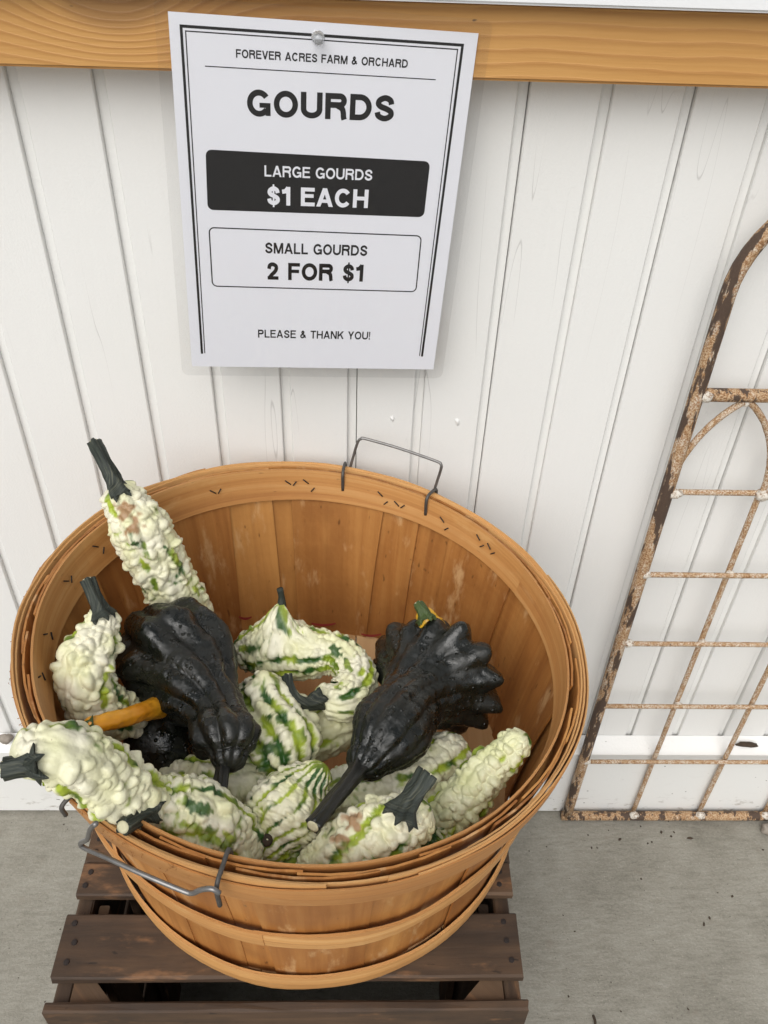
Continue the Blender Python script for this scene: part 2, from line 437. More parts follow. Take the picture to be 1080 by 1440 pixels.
# groove floors, with an open seam at some of them
for kx in KS:
    xc = X0 + SP * kx
    a, b = xc - GW / 2 + 0.0002, xc + GW / 2 - 0.0002
    if kx in (-4, -7, 2, 4, 6, 8, 0):
        b -= 0.0006
    V = [(x, y, z) for z in (0.004, 1.195) for (x, y) in ((a, GD), (b, GD), (b, 0.015), (a, 0.015))]
    mesh_obj('groove_strip', V, [(0, 1, 5, 4), (1, 2, 6, 5), (2, 3, 7, 6), (3, 0, 4, 7), (3, 2, 1, 0), (4, 5, 6, 7)], M['paint'], wall)
V = [(x, y, z) for z in (0.004, 1.19) for (x, y) in ((-1.58, 0.024), (1.96, 0.024), (1.96, 0.04), (-1.58, 0.04))]
mesh_obj('backing_panel', V, [(0, 1, 5, 4), (1, 2, 6, 5), (2, 3, 7, 6), (3, 0, 4, 7), (3, 2, 1, 0), (4, 5, 6, 7)], M['void'], wall)
# skirting with sloped top
tz0, tz1, ty = 0.166, 0.150, -0.020
prof = [(-0.0005, 0.004), (ty, 0.004), (ty, tz1 - 0.002), (ty + 0.002, tz1), (-0.0005, tz0)]
V = [(x, y, z) for x in np.linspace(-1.58, 1.96, 25) for (y, z) in prof]
m = len(prof)
F = [(i * m + j, i * m + (j + 1) % m, (i + 1) * m + (j + 1) % m, (i + 1) * m + j) for i in range(24) for j in range(m)]
F += [tuple(range(m)), tuple(24 * m + j for j in range(m - 1, -1, -1))]
sk = mesh_obj('skirting_board', V, F, M['trim'], wall)
sk['label'] = 'white skirting board with sloped top and dirt splashes'
# small paint chips and filled nail holes standing on the boards
for (px, py, h) in ((552, 588, 0.016), (643, 592, 0.018)):
    c = py_(px, py, -0.0004)
    V = []; nn = 9
    for j in range(nn):
        a = 2 * math.pi * j / nn
        rr = random.uniform(0.6, 1.1)
        V.append((c[0] + 0.0032 * rr * math.cos(a), -0.0001, c[2] + h * 0.5 * rr * math.sin(a) * (0.5 if math.sin(a) > 0 else 0.8)))
    V.append((c[0] + 0.0004, -0.0022, c[2] - 0.001))
    mesh_obj('paint_blister', V, [(j, (j + 1) % nn, nn) for j in range(nn)], M['paint'], wall)

# timber rail and white ledge
TY = -0.04
rail = mesh_obj('timber_rail', [(0, 0, 0)], [], M['pine'])
bm = bmesh.new()
ZB = 1.0126
ZT = 0.5 * float(py_(600, 2, -0.056)[2] + py_(1080, 20, -0.056)[2]) - 0.001
vs = [bm.verts.new((x, y, z)) for x in (-1.62, 2.0) for (y, z) in ((-0.0006, ZB), (TY, ZB), (TY, ZT), (-0.0006, ZT))]
for f in ((0, 1, 2, 3), (7, 6, 5, 4), (0, 4, 5, 1), (1, 5, 6, 2), (2, 6, 7, 3), (3, 7, 4, 0)): bm.faces.new([vs[i] for i in f])
bmesh.ops.recalc_face_normals(bm, faces=bm.faces[:])
bmesh.ops.bevel(bm, geom=bm.edges[:], offset=0.0022, segments=2, affect='EDGES')
bm.to_mesh(rail.data); bm.free()
tag(rail, 'orange pine rail with a dark knot running across the wall behind the sign', 'board')
lp = [py_(600, 2, -0.055), py_(1080, 20, -0.055)]
ZL = ZT + 0.0008
ledge = mesh_obj('white_ledge', [(0, 0, 0)], [], M['ledge'])
bm = bmesh.new()
vs = [bm.verts.new((x, y, z)) for x in (-1.62, 2.0) for (y, z) in ((-0.0006, ZL), (-0.056, ZL), (-0.056, ZL + 0.035), (-0.0006, ZL + 0.035))]
for f in ((0, 1, 2, 3), (7, 6, 5, 4), (0, 4, 5, 1), (1, 5, 6, 2), (2, 6, 7, 3), (3, 7, 4, 0)): bm.faces.new([vs[i] for i in f])
bmesh.ops.recalc_face_normals(bm, faces=bm.faces[:])
bmesh.ops.bevel(bm, geom=bm.edges[:], offset=0.002, segments=2, affect='EDGES')
bm.to_mesh(ledge.data); bm.free()
tag(ledge, 'white painted ledge on top of the orange pine rail', 'ledge')

# ------------------------------------------------------------------ sign
ta, tb, tc = -0.0491, 0.0255, 0.0878
EX = np.array([math.cos(ta) * math.cos(tc), math.sin(tc), math.sin(ta)]); EX /= np.linalg.norm(EX)
DN = np.array([math.sin(ta), math.sin(tb), -math.cos(ta)]); DN -= EX * (DN @ EX); DN /= np.linalg.norm(DN)
SO = np.array([-0.0204, TY - 0.0115, 1.0479])
SN = np.cross(EX, DN); SN /= np.linalg.norm(SN)
if SN[1] > 0: SN = -SN
def sp(px, py, lift=0.0):
    d = ray(px, py); O = SO + SN * lift
    return CAM + d * ((SN @ (O - CAM)) / (SN @ d))
sign = thing('price_sign', tuple(sp(440, 517)), 'laminated white paper price sign for gourds pinned to the pine rail', 'sign')
def slab(name, poly, mat, lo, hi):
    """thin prism: polygon in the sign plane between two lifts"""
    n = len(poly)
    V = [p + SN * lo for p in poly] + [p + SN * hi for p in poly]
    F = [tuple(range(n, 2 * n)), tuple(range(n - 1, -1, -1))] + [(i, (i + 1) % n, n + (i + 1) % n, n + i) for i in range(n)]
    o = mesh_obj(name, V, F, mat, sign)
    bm = bmesh.new(); bm.from_mesh(o.data); bmesh.ops.recalc_face_normals(bm, faces=bm.faces[:]); bm.to_mesh(o.data); bm.free()
    return o
corn = [sp(*q) for q in ((236, 16), (673, 47), (609.5, 519.5), (270, 515))]
slab('paper', corn, M['paper'], -0.0003, 0.0)
def rrect(q, r, n=5, inset=0.0):
    P = [np.array(p) for p in q]; out = []
    for i in range(4):
        a, b, c = P[i - 1], P[i], P[(i + 1) % 4]
        u = (a - b) / np.linalg.norm(a - b); w = (c - b) / np.linalg.norm(c - b)
        b2 = b + (u + w) * inset
        rr = max(r - inset, 0.0005)
        cen = b2 + (u + w) * rr
        for k in range(n + 1):
            t = math.pi / 2 * k / n
            out.append(cen - w * rr * math.cos(t) - u * rr * math.sin(t))
    return out
# laminate pouch
mg = 0.009
cc = [corn[0] + (-EX - DN) * mg, corn[1] + (EX - DN) * mg, corn[2] + (EX + DN) * mg, corn[3] + (-EX + DN) * mg]
cc = [np.array(p) for p in cc]
lam = slab('laminate_film', rrect(cc, 0.006), M['film'], 0.00035, 0.00048)
slab('black_panel', rrect([sp(*q) for q in ((289, 210), (605, 227), (596, 305.5), (292, 295))], 0.0045), M['ink'], 0.00003, 0.00009)
def ring(name, q, r, w):
    A = rrect(q, r); B = rrect(q, r, inset=w); n = len(A)
    V = [p + SN * 0.00009 for p in A] + [p + SN * 0.00009 for p in B]
    return mesh_obj(name, V, [(i, (i + 1) % n, n + (i + 1) % n, n + i) for i in range(n)], M['ink'], sign)
ring('panel_outline', [sp(*q) for q in ((293, 319), (593.5, 331), (585.5, 411), (298, 403))], 0.0045, 0.0010)
def stroke(name, pts, w):
    P = [sp(*q) for q in pts]; V = []; F = []
    for a, b in zip(P[:-1], P[1:]):
        t = (b - a) / np.linalg.norm(b - a); nn = np.cross(t, SN) * w / 2
        k = len(V); e = t * w / 2
        V += [a - nn - e, b - nn + e, b + nn + e, a + nn - e]; F.append((k, k + 1, k + 2, k + 3))
    V = [v + SN * (0.00008 + 0.00001 * (i // 4)) for i, v in enumerate(V)]
    return mesh_obj(name, V, F, M['ink'], sign)
stroke('border_line', [(284, 496), (254.5, 36.5), (650.5, 63.5), (593.5, 500)], 0.0019)
stroke('border_line', [(288, 496), (261, 43.5), (643.5, 69.5), (590, 500)], 0.0008)
stroke('rule_line', [(289, 93), (612, 112)], 0.0007)
def glyph(ch, w):
    """a grotesque capital: list of ribbons / polygons in units of the cap height, and its width"""
    h = w / 2; R_ = []
    def rib(pts, closed=False):
        P = np.array(pts, float); n = len(P)
        T = (np.roll(P, -1, 0) - np.roll(P, 1, 0)) if closed else np.gradient(P, axis=0)
        if not closed and n > 2:
            d = np.diff(P, axis=0); d /= np.linalg.norm(d, axis=1)[:, None]
            T = np.vstack([d[:1], d[:-1] + d[1:], d[-1:]])
        T = T / np.linalg.norm(T, axis=1)[:, None]
        N_ = np.stack([-T[:, 1], T[:, 0]], 1)
        k = np.full(n, h)
        if not closed and n > 2:
            c = np.abs((d[:-1] * T[1:-1]).sum(1)); k[1:-1] = h / np.clip(c, 0.5, 1)
        A, B = P + N_ * k[:, None], P - N_ * k[:, None]
        m = n if closed else n - 1
        R_.append((np.vstack([A, B]), [(i, (i + 1) % n, n + (i + 1) % n, n + i) for i in range(m)]))
    def box(x0, y0, x1, y1): R_.append((np.array([(x0, y0), (x1, y0), (x1, y1), (x0, y1)]), [(0, 1, 2, 3)]))
    def dia(xa, ya, xb, yb):
        q = w * 0.5 / max(0.35, abs(yb - ya) / math.hypot(xb - xa, yb - ya))
        R_.append((np.array([(xa - q, ya), (xa + q, ya), (xb + q, yb), (xb - q, yb)]), [(0, 1, 2, 3)]))
    def ell(cx, cy, rx, ry, a0, a1, n=26): return [(cx + rx * math.cos(math.radians(a)), cy + ry * math.sin(math.radians(a))) for a in np.linspace(a0, a1, n)]
    def spl(pts, W_, n=46): return catmull([(h + x * (W_ - w), h + y * (1 - w)) for x, y in pts], n)
    if ch == ' ': return [], 0.36
    W_ = {'O': .98, 'G': .96, 'U': .88, 'R': .90, 'D': .90, 'S': .84, 'F': .74, 'E': .78, 'L': .72, 'H': .88, 'T': .80, 'V': .88, 'A': .94, 'N': .88, 'M': 1.04, 'K': .92,
          'Y': .90, 'C': .93, 'P': .82, '$': .74, '1': .46, '2': .72, '&': .92, '!': .22}[ch]
    rx, ry = W_ / 2 - h, 0.5 - h + 0.012
    if ch == 'O': rib(ell(W_ / 2, .5, rx, ry, 0, 360, 41)[:-1], True)
    elif ch == 'C': rib(ell(W_ / 2, .5, rx, ry, 36, 324, 34))
    elif ch == 'G':
        rib(ell(W_ / 2, .5, rx, ry, 36, 325, 36)); box(W_ - w * 0.98, 0.03, W_ - w * .08, .52); box(W_ * .52, .52 - w * .82, W_ - w * .08, .52)
    elif ch == 'U': rib([(h, 1), (h, .6)] + ell(W_ / 2, .36, rx, .36 - h, 180, 360, 22) + [(W_ - h, .6), (W_ - h, 1)])
    elif ch in 'RP':
        box(0, 0, w, 1); yb = .44 if ch == 'R' else .40
        cy = (1 - h + yb + h) / 2; rb = (1 - w - yb) / 2
        rib([(w * .6, 1 - h), (W_ - rb - h * 1.2, 1 - h)] + ell(W_ - rb - h * 1.2, cy, rb, rb, 80, -80, 16) + [(W_ - rb - h * 1.2, yb + h), (w * .6, yb + h)])
        if ch == 'R': rib(catmull([(W_ - .40, yb + h * .8), (W_ - .21, yb - .02), (W_ - .155, yb - .16), (W_ - .135, .10), (W_ - .105, 0)], 16))
    elif ch == 'D':
        box(0, 0, w, 1)
        rib([(w * .6, 1 - h), (W_ * .45, 1 - h)] + ell(W_ * .45, .5, W_ * .55 - h, .5 - h, 80, -80, 22) + [(W_ * .45, h), (w * .6, h)])
    elif ch in 'S$':
        P = [(.95, .70), (.86, .90), (.52, 1.01), (.16, .90), (.07, .72), (.24, .58), (.60, .48), (.92, .34), (.92, .13), (.54, -.01), (.12, .10), (.02, .30)]
        rib(spl(P, W_))
        if ch == '$': box(W_ / 2 - h * .42, -.11, W_ / 2 + h * .42, 1.11)
    elif ch in 'FE':
        box(0, 0, w, 1); box(w * .9, 1 - w * .9, W_, 1); box(w * .9, .46 if ch == 'E' else .42, W_ * .93, (.46 if ch == 'E' else .42) + w * .86)
        if ch == 'E': box(w * .9, 0, W_ * 1.02, w * .9)
    elif ch == 'L': box(0, 0, w, 1); box(w * .9, 0, W_, w * .9)
    elif ch == 'H': box(0, 0, w, 1); box(W_ - w, 0, W_, 1); box(w * .9, .5 - h * .8, W_ - w * .9, .5 + h * 1.0)
    elif ch == 'T': box(W_ / 2 - h, 0, W_ / 2 + h, 1); box(0, 1 - w * .9, W_, 1)
    elif ch == 'V': dia(h, 1, W_ / 2, 0); dia(W_ - h, 1, W_ / 2, 0)
    elif ch == 'A': dia(h, 0, W_ / 2, 1); dia(W_ - h, 0, W_ / 2, 1); box(W_ * .24, .21, W_ * .76, .21 + w * .82)
    elif ch == 'N': box(0, 0, w, 1); box(W_ - w, 0, W_, 1); dia(w * .62, 1, W_ - w * .62, 0)
    elif ch == 'M': box(0, 0, w * .95, 1); box(W_ - w * .95, 0, W_, 1); dia(w * .66, 1, W_ / 2, 0); dia(W_ - w * .66, 1, W_ / 2, 0)
    elif ch == 'K': box(0, 0, w, 1); dia(w * .7, .34, W_ - w * .75, 1); dia(W_ - w * .6, 0, W_ * .42, .66)
    elif ch == 'Y': dia(w * .6, 1, W_ / 2, .40); dia(W_ - w * .6, 1, W_ / 2, .40); box(W_ / 2 - h, 0, W_ / 2 + h, .44)
    elif ch == '1': box(W_ - w, 0, W_, 1); rib([(0.0, .735), (W_ * .42, .765), (W_ - h, .96)]) 
    elif ch == '2': rib(spl([(.03, .66), (.14, .92), (.50, 1.01), (.88, .90), (.95, .68), (.76, .46), (.36, .22), (.08, .0)], W_)); box(w * .15, 0, W_, w * .9)
    elif ch == '&': rib(spl([(1.0, .0), (.66, .34), (.34, .68), (.26, .86), (.42, 1.0), (.60, .90), (.57, .72), (.38, .56), (.12, .38), (.04, .18), (.24, .0), (.52, .04), (.76, .24), (.86, .46)], W_, 60))
    elif ch == '!': box(0, 0, w * .95, w * .95); R_.append((np.array([(w * .22, .30), (w * .74, .30), (w * .95, 1), (0, 1)]), [(0, 1, 2, 3)]))
    return R_, W_
def text(name, body, l, r, cap_px, mat, w, lift=0.00011):
    V = []; F = []; x = 0.0; k = 0
    for ch in body:
        R_, W_ = glyph(ch, w)
        for (p, f) in R_:
            b = len(V)
            V += [(q[0] + x, q[1], 0.000006 * (k % 7)) for q in p]; F += [tuple(i + b for i in ff_) for ff_ in f]; k += 1
        x += W_ + (0.115 if ch != ' ' else 0.13)
    co = np.array(V); x0, x1 = co[:, 0].min(), co[:, 0].max()
    A, B = sp(*l), sp(*r)
    W = np.linalg.norm(B - A); ux = (B - A) / W; uy = np.cross(SN, ux)
    if uy[2] < 0: uy = -uy
    xm, ym = (l[0] + r[0]) / 2, (l[1] + r[1]) / 2
    hgt = np.linalg.norm(sp(xm, ym - cap_px) - sp(xm, ym))
    P = A + np.outer((co[:, 0] - x0) / (x1 - x0) * W, ux) + np.outer(co[:, 1] * hgt, uy) + np.outer(lift + co[:, 2], SN)
    return mesh_obj(name, P, F, mat, sign)
text('name_text', 'FOREVER ACRES FARM & ORCHARD', (332, 81), (573, 95.5), 12, M['ink'], 0.20)
text('heading_text', 'GOURDS', (348, 163), (553, 171), 37, M['ink'], 0.225)
text('price_text', 'LARGE GOURDS', (372, 248), (523, 254), 15.5, M['whiteink'], 0.185, 0.00014)
text('price_text', '$1 EACH', (376, 288), (517, 292.5), 26, M['whiteink'], 0.225, 0.00014)
text('price_text', 'SMALL GOURDS', (373, 356), (516, 360), 15, M['ink'], 0.20)
text('price_text', '2 FOR $1', (376, 393), (510, 396), 24, M['ink'], 0.225)
text('thanks_text', 'PLEASE & THANK YOU!', (363, 474.5), (520, 477.5), 11, M['ink'], 0.19)
# clear push pin
pc = sp(447, 52)
pin = thing('push_pin', tuple(pc), 'clear plastic push pin at the top of the price sign', 'push pin')
def lathe(name, o0, ax, prof, mat, parent, seg=20):
    ax = np.array(ax) / np.linalg.norm(ax); u = np.cross(ax, (0, 0, 1.0)); u /= np.linalg.norm(u); w = np.cross(ax, u)
    V = [o0 + ax * h + r * (math.cos(2 * math.pi * j / seg) * u + math.sin(2 * math.pi * j / seg) * w) for (h, r) in prof for j in range(seg)]
    n = len(prof)
    F = [(i * seg + j, i * seg + (j + 1) % seg, (i + 1) * seg + (j + 1) % seg, (i + 1) * seg + j) for i in range(n - 1) for j in range(seg)]
    F += [tuple(range(seg - 1, -1, -1)), tuple((n - 1) * seg + j for j in range(seg))]
    return mesh_obj(name, V, F, mat, parent, smooth=True)
lathe('pin_head', pc, SN, [(0.0006, 0.0042), (0.0012, 0.0046), (0.0022, 0.0040), (0.0032, 0.0026), (0.008, 0.0022), (0.0095, 0.0030), (0.0105, 0.0034), (0.0112, 0.0030)], M['clear'], pin)
lathe('pin_shaft', pc, SN, [(-0.010, 0.0002), (-0.008, 0.0005), (0.0005, 0.0005)], M['wire'], pin, 8)

# ------------------------------------------------------------------ crate (upside-down fruit crate)
CZ = 0.432
cx0, cx1 = -0.2368, 0.1463
yy = lambda p, z=CZ: float(pz(410, p, z)[1])
yF0 = yy(1421, CZ - 0.002)
crate = thing('wooden_crate', (-0.045, -0.26, 0), 'dark brown slatted wooden crate standing under the gourd basket', 'crate')
yB = -0.105
TH = 0.010
nails = []
def top_slat(a, b, dz=0.0, xo=(0, 0)):
    board('slat', cx0 + xo[0], cx1 + xo[1], a, b, CZ - TH + dz, CZ + dz, M['crate'], crate, 'x', 0.0018, 0.0009)
    for x in (cx0 + 0.010, cx1 - 0.010):
        for f in ((0.25, 0.55, 0.85) if b - a > 0.035 else (0.3, 0.7)):
            nails.append((x + random.uniform(-.002, .002), a + (b - a) * f, CZ + dz))
s2a, s2b = yy(1375), yy(1284)
s3a, s3b = yy(1259), yy(1213)
top_slat(s2a, s2b, 0.0)
top_slat(s3a, s3b, 0.001, (0.003, 0.0))
top_slat(s3b + 0.002, s3b + 0.043, -0.003, (0.002, 0.002))
top_slat(s3b + 0.060, s3b + 0.104, 0.0)
top_slat(s3b + 0.120, yB - 0.003, 0.0)
# long side boards: their edges lie just under the slats
yF1 = yy(1406, CZ - 0.004)
for (z0, z1) in ((0.298, CZ - 0.004), (0.156, 0.285), (0.006, 0.143)):
    board('side_board', cx0 + random.uniform(-.001, .001), cx1 + 0.0015, yF0, yF1, z0, z1, M['crate'], crate, 'x', 0.002, 0.0012)
    board('side_board', cx0, cx1, yB, yB + 0.011, z0, z1, M['crate'], crate, 'x', 0.002, 0.0012)
# ends made of upright slats, seen through the gaps
for (xa, xb) in ((cx0 + 0.002, cx0 + 0.016), (cx1 - 0.016, cx1 - 0.002)):
    for (z0, z1) in ((0.31, CZ - TH - 0.004), (0.160, 0.295), (0.004, 0.146)):
        board('end_board', xa, xb, yF1 + 0.001, yB - 0.001, z0, z1, M['crate'], crate, 'y', 0.0015, 0.0008)
for (xs, d) in ((cx0 + 0.0165, 1), (cx1 - 0.0165, -1)):
    for k in range(3):
        board('end_slat', xs + d * (0.003 + 0.0), xs + d * 0.012, yF1 + 0.045 + k * 0.09, yF1 + 0.085 + k * 0.09, 0.005, CZ - TH - 0.012, M['crate'], crate, 'z', 0.001, 0.0006) if d > 0 else \
        board('end_slat', xs + d * 0.012, xs + d * 0.003, yF1 + 0.045 + k * 0.09, yF1 + 0.085 + k * 0.09, 0.005, CZ - TH - 0.012, M['crate'], crate, 'z', 0.001, 0.0006)
    for (yc, e) in ((yF1 + 0.0012, 1), (yB - 0.0012, -1)):
        a = (xs, yc); b = (xs + d * 0.034, yc); c = (xs, yc + e * 0.034)
        tri = [a, b, c]
        V = [(x, y, z) for z in (0.004, CZ - TH - 0.002) for (x, y) in tri]
        mesh_obj('corner_post', V, [(0, 1, 2), (5, 4, 3), (0, 3, 4, 1), (1, 4, 5, 2), (2, 5, 3, 0)], M['crate'], crate, guv=[(v[2], v[0] + v[1], 3.3) for v in V])
nm = None
for (x, y, z) in nails:
    if nm is None:
        V = [(0, 0, 0.0010)] + [(r * math.cos(2 * math.pi * j / 8), r * math.sin(2 * math.pi * j / 8), h) for (r, h) in ((0.0022, 0.0008), (0.0030, -0.001)) for j in range(8)]
        F = [(0, 1 + j, 1 + (j + 1) % 8) for j in range(8)] + [(1 + j, 9 + j, 9 + (j + 1) % 8, 1 + (j + 1) % 8) for j in range(8)]
        o = mesh_obj('nail', V, F, M['nail'], None); nm = o.data
    else:
        o = bpy.data.objects.new('nail', nm); COL.objects.link(o)
    o.parent = crate
    o.location = (x - crate.location.x, y - crate.location.y, z - crate.location.z)

# ------------------------------------------------------------------ bushel basket
BC = np.array([-0.0306, -0.2449, 0.0])
ZB0 = CZ + 0.0045
RC = np.array([-0.0306, -0.2449, 0.6581]); RA, RB = 0.1091, 0.0342
def bpt(phi, t, dr=0.0, dz=0.0):
    r = 0.1838 + (0.2147 - 0.1838) * t - 0.004 * math.sin(math.pi * t) + dr
    x = RC[0] + r * math.cos(phi); y = RC[1] + r * math.sin(phi)
    zr = RC[2] - RA * (x - RC[0]) - RB * (y - RC[1])
    return np.array([x, y, ZB0 + (zr - ZB0) * t + dz])
HGT = RC[2] - ZB0
basket = thing('bushel_basket', (RC[0], RC[1], ZB0), 'round wooden bushel basket of orange veneer slats full of gourds, on the crate', 'basket')
NST = 25
order = list(range(NST))
for i in order:
    ph = 2 * math.pi * (i + random.uniform(-0.3, 0.3)) / NST
    wid = 2 * math.pi / NST * random.uniform(1.55, 1.9)
    lay = (0.0, 0.0034, 0.0017)[i % 3] if i < NST - 1 else 0.0040 + random.uniform(0, 0.0006)
    tl = random.uniform(-0.03, 0.03)
    V = []; G = []; na, nt = 5, 9
    sd_ = random.uniform(0, 50)
    for side in (0.0, 0.0016):
        for a in range(na + 1):
            for t in range(nt + 1):
                tt = t / nt
                w = wid * (1.0 - 0.10 * (1 - tt))
                q = ph + tl * (1 - tt) + (a / na - 0.5) * w
                cup = 0.0012 * math.cos((a / na - 0.5) * math.pi)
                V.append(bpt(q, 0.02 + 0.972 * tt, lay + side + cup - 0.0035))
                G.append((tt * HGT, q * 0.2, sd_))
    k2 = (na + 1) * (nt + 1); F = []
    ix = lambda s, a, t: s * k2 + a * (nt + 1) + t
    for a in range(na):
        for t in range(nt):
            F.append((ix(0, a, t), ix(0, a, t + 1), ix(0, a + 1, t + 1), ix(0, a + 1, t)))
            F.append((ix(1, a, t), ix(1, a + 1, t), ix(1, a + 1, t + 1), ix(1, a, t + 1)))
    for a in range(na):
        F.append((ix(0, a, 0), ix(0, a + 1, 0), ix(1, a + 1, 0), ix(1, a, 0)))
        F.append((ix(0, a, nt), ix(1, a, nt), ix(1, a + 1, nt), ix(0, a + 1, nt)))
    for t in range(nt):
        F.append((ix(0, 0, t), ix(1, 0, t), ix(1, 0, t + 1), ix(0, 0, t + 1)))
        F.append((ix(0, na, t), ix(0, na, t + 1), ix(1, na, t + 1), ix(1, na, t)))
    mesh_obj('stave', V, F, M['stave'], basket, guv=G)

def hoop(name, t0, t1, dr0, dr1, th, ph0, ph1, mat, n=96, wob=0.0012, flare=0.0, top_wob=0.0, seed=0.0):
    """bent strip from angle ph0 to ph1; its radius drifts from dr0 to dr1, so the ends overlap"""
    V = []; G = []
    for i in range(n + 1):
        u = i / n; q = ph0 + (ph1 - ph0) * u
        dr = dr0 + (dr1 - dr0) * u + wob * mnoise.noise((math.cos(q) * 2, math.sin(q) * 2, seed))
        wt = top_wob * mnoise.noise((math.cos(q) * 3, math.sin(q) * 3, seed + 5))
        wb = top_wob * mnoise.noise((math.cos(q) * 3, math.sin(q) * 3, seed + 15))
        tm = (t0 + t1) / 2
        for (tt, d) in ((t0 + wb, 0), (tm, 0.0004), (t1 + wt, flare), (t1 + wt, th + flare), (tm, th + 0.0008), (t0 + wb, th)):
            V.append(bpt(q, tt, dr + d)); G.append((q * 0.22, tt * HGT + (0.5 if d >= th else 0), seed))
    m = 6
    F = [(i * m + j, i * m + (j + 1) % m, (i + 1) * m + (j + 1) % m, (i + 1) * m + j) for i in range(n) for j in range(m)]
    F += [tuple(range(m - 1, -1, -1)), tuple(n * m + j for j in range(m))]
    o = mesh_obj(name, V, F, mat, basket, guv=G)
    bm = bmesh.new(); bm.from_mesh(o.data); bmesh.ops.recalc_face_normals(bm, faces=bm.faces[:]); bm.to_mesh(o.data); bm.free()
    return o
D = math.radians
inner = hoop('inner_hoop', 0.850, 1.000, -0.0062, -0.0068, 0.0017, D(20), D(385), M['hoop'], seed=1.0, top_wob=0.006)
hoop('outer_hoop', 0.850, 0.996, 0.0042, 0.0046, 0.0013, D(-60), D(300), M['hoop'], seed=2.0, wob=0.001, top_wob=0.010)
o2 = hoop('outer_hoop', 0.845, 1.005, 0.0058, 0.0062, 0.0013, D(-75), D(275), M['hoop'], seed=3.0, wob=0.0014, top_wob=0.012)
o3 = hoop('outer_hoop', 0.855, 0.985, 0.0074, 0.0095, 0.0012, D(120), D(345), M['hoop'], seed=4.0, wob=0.0016, top_wob=0.022)
hoop('outer_hoop', 0.86, 0.992, 0.0078, 0.0108, 0.0012, D(-70), D(22), M['hoop'], n=40, seed=6.0, wob=0.002, top_wob=0.02)
hoop('middle_hoop', 0.39, 0.50, 0.0046, 0.0052, 0.0022, D(-100), D(262), M['hoop'], seed=7.0, wob=0.002, top_wob=0.035)
hoop('bottom_hoop', -0.012, 0.100, 0.0046, 0.0052, 0.0024, D(60), D(425), M['hoop'], seed=8.0, wob=0.001, top_wob=0.022)
# floor slats, their ends cut to the round
for k in range(5):
    xa = -0.184 + 0.0736 * k + 0.0006; xb = xa + 0.0724; rf = 0.1845
    xs = np.linspace(xa, xb, 7); hh = np.sqrt(np.clip(rf ** 2 - xs ** 2, 0.0001, None))
    out = [(RC[0] + x, RC[1] + h) for x, h in zip(xs, hh)] + [(RC[0] + x, RC[1] - h) for x, h in zip(xs[::-1], hh[::-1])]
    n = len(out); zf = ZB0 + 0.004 + 0.0008 * (k % 2)
    V = [(x, y, z) for z in (zf, zf + 0.003) for x, y in out]
    F = [tuple(range(n)), tuple(range(2 * n - 1, n - 1, -1))] + [(i, n + i, n + (i + 1) % n, (i + 1) % n) for i in range(n)]
    mesh_obj('floor_slat', V, F, M['floor_veneer'], basket, guv=[(v[1], v[0], 7.7 * k) for v in V])
# staples in the inner hoop
for q in (97, 92, 118, 71, 66, 52, 142, 155, 168, 184, 197, 36, 40):
    for e in (0, 1):
        a = D(q + e * 1.6); tt = 0.925 + 0.02 * math.sin(q * 3 + e)
        A = bpt(a, tt, -0.0072); B = bpt(a + D(1.0 + 0.5 * e), tt - 0.02 + 0.04 * e, -0.0074)
        tube('staple', [A, (A + B) / 2 + (BC - A) * 0.0, B], 0.0006, M['nail'], inner, 6, 4)
# red crayon strokes low on the back staves
for (px, py, L_) in ((345, 868, 18), (455, 877, 34), (522, 892, 28)):
    # walk down the ray to the back staves
    P = []
    for kx in range(7):
        u = kx / 6
        d = ray(px + (u - 0.5) * L_, py + 2 * math.sin(u * 3)); best = None
        for s in np.linspace(0.0004, 0.0010, 900):
            p = CAM + d * s
            rr = math.hypot(p[0] - RC[0], p[1] - RC[1]); t = (p[2] - ZB0) / HGT
            if p[1] > RC[1] and rr > 0.1838 + 0.0309 * t - 0.004 * math.sin(math.pi * max(0, min(1, t))) - 0.0068:
                best = p; break
        P.append(best)
    if all(p is not None for p in P):
        V = []
        for p in P: V += [p + np.array([0, 0, -0.0022 * math.sin(0.3 + 0.45 * len(V) / 2)]), p + np.array([0, 0, 0.0018])]
        mesh_obj('crayon_mark', V, [(2 * i, 2 * i + 2, 2 * i + 3, 2 * i + 1) for i in range(6)], M['red'], basket)

# wire handles
def ray_cyl(px, py, R, far=False):
    d = ray(px, py)
    a = d[0] ** 2 + d[1] ** 2; ex, ey = CAM[0] - RC[0], CAM[1] - RC[1]
    b = 2 * (d[0] * ex + d[1] * ey); c = ex * ex + ey * ey - R * R
    disc = b * b - 4 * a * c
    s = (-b + (1 if far else -1) * math.sqrt(max(0, disc))) / (2 * a)
    return CAM + d * s
def loop_from(pxs, R, far): return [ray_cyl(x, y, R, far) for x, y in pxs]
h1 = tube('handle', loop_from([(487, 690), (490, 668), (496, 645), (503, 622), (508, 617), (514, 617), (560, 630), (612, 648), (620, 653), (620, 660), (613, 682), (606, 705)], 0.2262, True), 0.00145, M['wire'], basket, 8, 50)
h1['label'] = 'bent wire handle standing up on the back rim'
def hook(pts): return tube('handle_clip', pts, 0.0016, M['dullwire'], h1 if pts[0][1] > RC[1] else h2, 8, 14)
def clip(phi, dr_in, dr_out, par, drop=0.028):
    A = bpt(phi, 1.0, dr_in, -drop); B = bpt(phi, 1.0, dr_in, 0.002); C = bpt(phi, 1.0, (dr_in + dr_out) / 2, 0.0045); D_ = bpt(phi, 1.0, dr_out, 0.001); E_ = bpt(phi, 1.0, dr_out, -drop * 0.7)
    return tube('handle_clip', [A, B, C, D_, E_], 0.0016, M['dullwire'], par, 8, 22)
